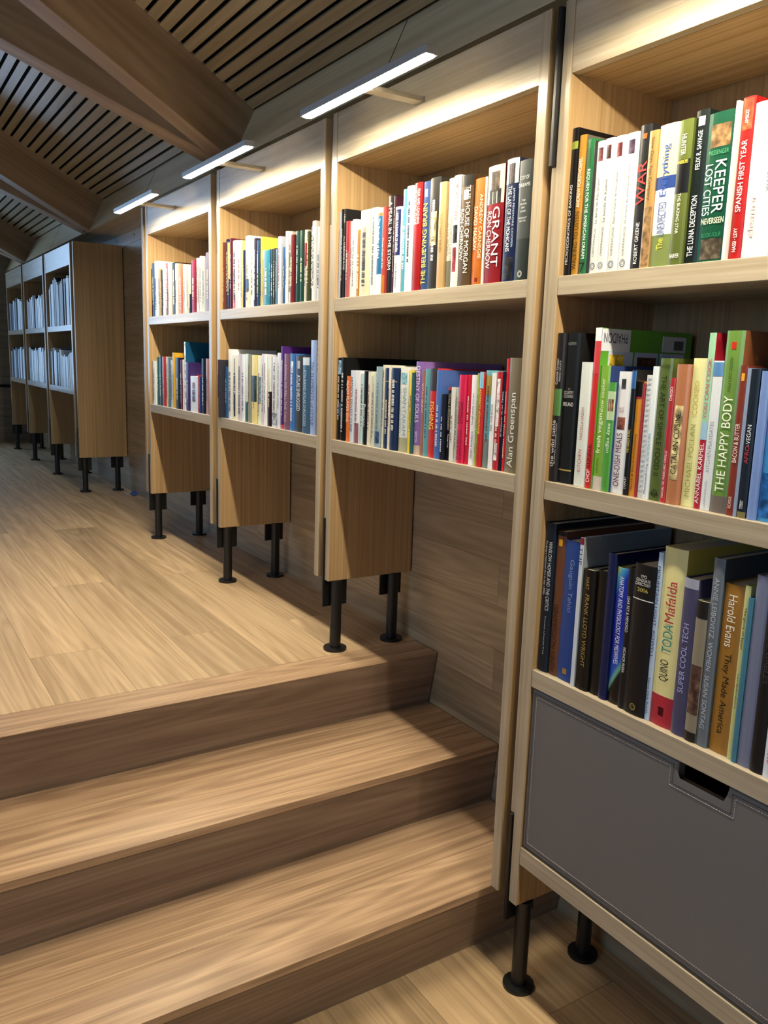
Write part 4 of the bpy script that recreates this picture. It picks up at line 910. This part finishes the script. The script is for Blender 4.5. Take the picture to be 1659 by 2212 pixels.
def ordn(i):
    w1 = ['first', 'second', 'third', 'fourth', 'fifth', 'sixth', 'seventh', 'eighth', 'ninth', 'tenth', 'eleventh', 'twelfth', 'thirteenth', 'fourteenth', 'fifteenth', 'sixteenth', 'seventeenth', 'eighteenth', 'nineteenth', 'twentieth']
    if i <= 20: return w1[i-1]
    return ('thirtieth' if i == 30 else ('twenty-' if i < 30 else 'thirty-')+w1[i % 10-1])
WHERE = {0: "nearest bookcase's %s shelf", 1: "second-nearest bookcase's %s shelf", 2: "third-nearest bookcase's %s shelf", 3: "%s shelf beside the bare wall",
         4: "%s shelf just beyond the bare wall", 5: "%s shelf of the last bookcase but one", 6: "%s shelf of the farthest bookcase"}
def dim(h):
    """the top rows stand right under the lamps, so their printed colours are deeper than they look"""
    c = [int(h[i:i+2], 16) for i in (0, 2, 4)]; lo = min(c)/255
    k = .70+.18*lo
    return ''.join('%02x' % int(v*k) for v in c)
for u, sh, z, ents in BOOKS:
    place = WHERE[u] % sh; grp = 'books on the ' + place
    for i, e in enumerate(ents):
        x0, x1, h, col = e[:4]; o = dict(e[4]) if len(e) > 4 else {}
        ocol = col
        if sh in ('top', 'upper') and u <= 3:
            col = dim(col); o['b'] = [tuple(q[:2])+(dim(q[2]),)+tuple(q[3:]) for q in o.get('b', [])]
        if x1-x0 < .003: continue
        deep = o.get('d', min(.235, max(.125, h*.70))); y = o['y'] if 'y' in o else .010+rnd.uniform(-.002, .006)
        deep = min(deep, D-.022-y)
        det = o.get('n', '')
        size = 'tall ' if h > .29 else 'short ' if h < .19 else 'thin ' if x1-x0 < .014 else 'thick ' if x1-x0 > .042 else ''
        if o.get('n') and 'letter' in det: lab = '%s book %s, %s' % (cname(ocol), det, place)
        else: lab = '%s%s book, %s from left on %s' % (size, cname(ocol), ordn(i+1), place)
        zz = z+.0004
        if u <= 3:
            rt = empty('book', ((x0+x1)/2, y+deep/2, zz), lab, 'book', grp)
            book_parts(x0, x1, zz, h, y, deep, col, o, rt, 0, 0)
        else:
            tag(slab('book', x0, x1, zz, h, y, deep, col), lab, 'book', grp)
# scrap of blue masking tape left at the foot of the wall
bm = bmesh.new()
for i in range(5):
    a = .012*i; zz = UP+.004+.016*math.sin(i*1.3)**2
    q = [bm.verts.new((-3.30+a, .27, zz)), bm.verts.new((-3.30+a+.012, .27, UP+.004+.016*math.sin((i+1)*1.3)**2)), bm.verts.new((-3.295+a+.012, .305, UP+.012+.02*math.sin((i+1)*1.3)**2)), bm.verts.new((-3.295+a, .305, zz+.010))]
    bm.faces.new(q)
bmesh.ops.remove_doubles(bm, verts=bm.verts, dist=.0005); bmesh.ops.solidify(bm, geom=bm.faces[:], thickness=.0012)
tag(mesh_obj('masking_tape', bm, M['glass_blue']), 'crumpled scrap of blue tape on the floor by the bare wall', 'tape')
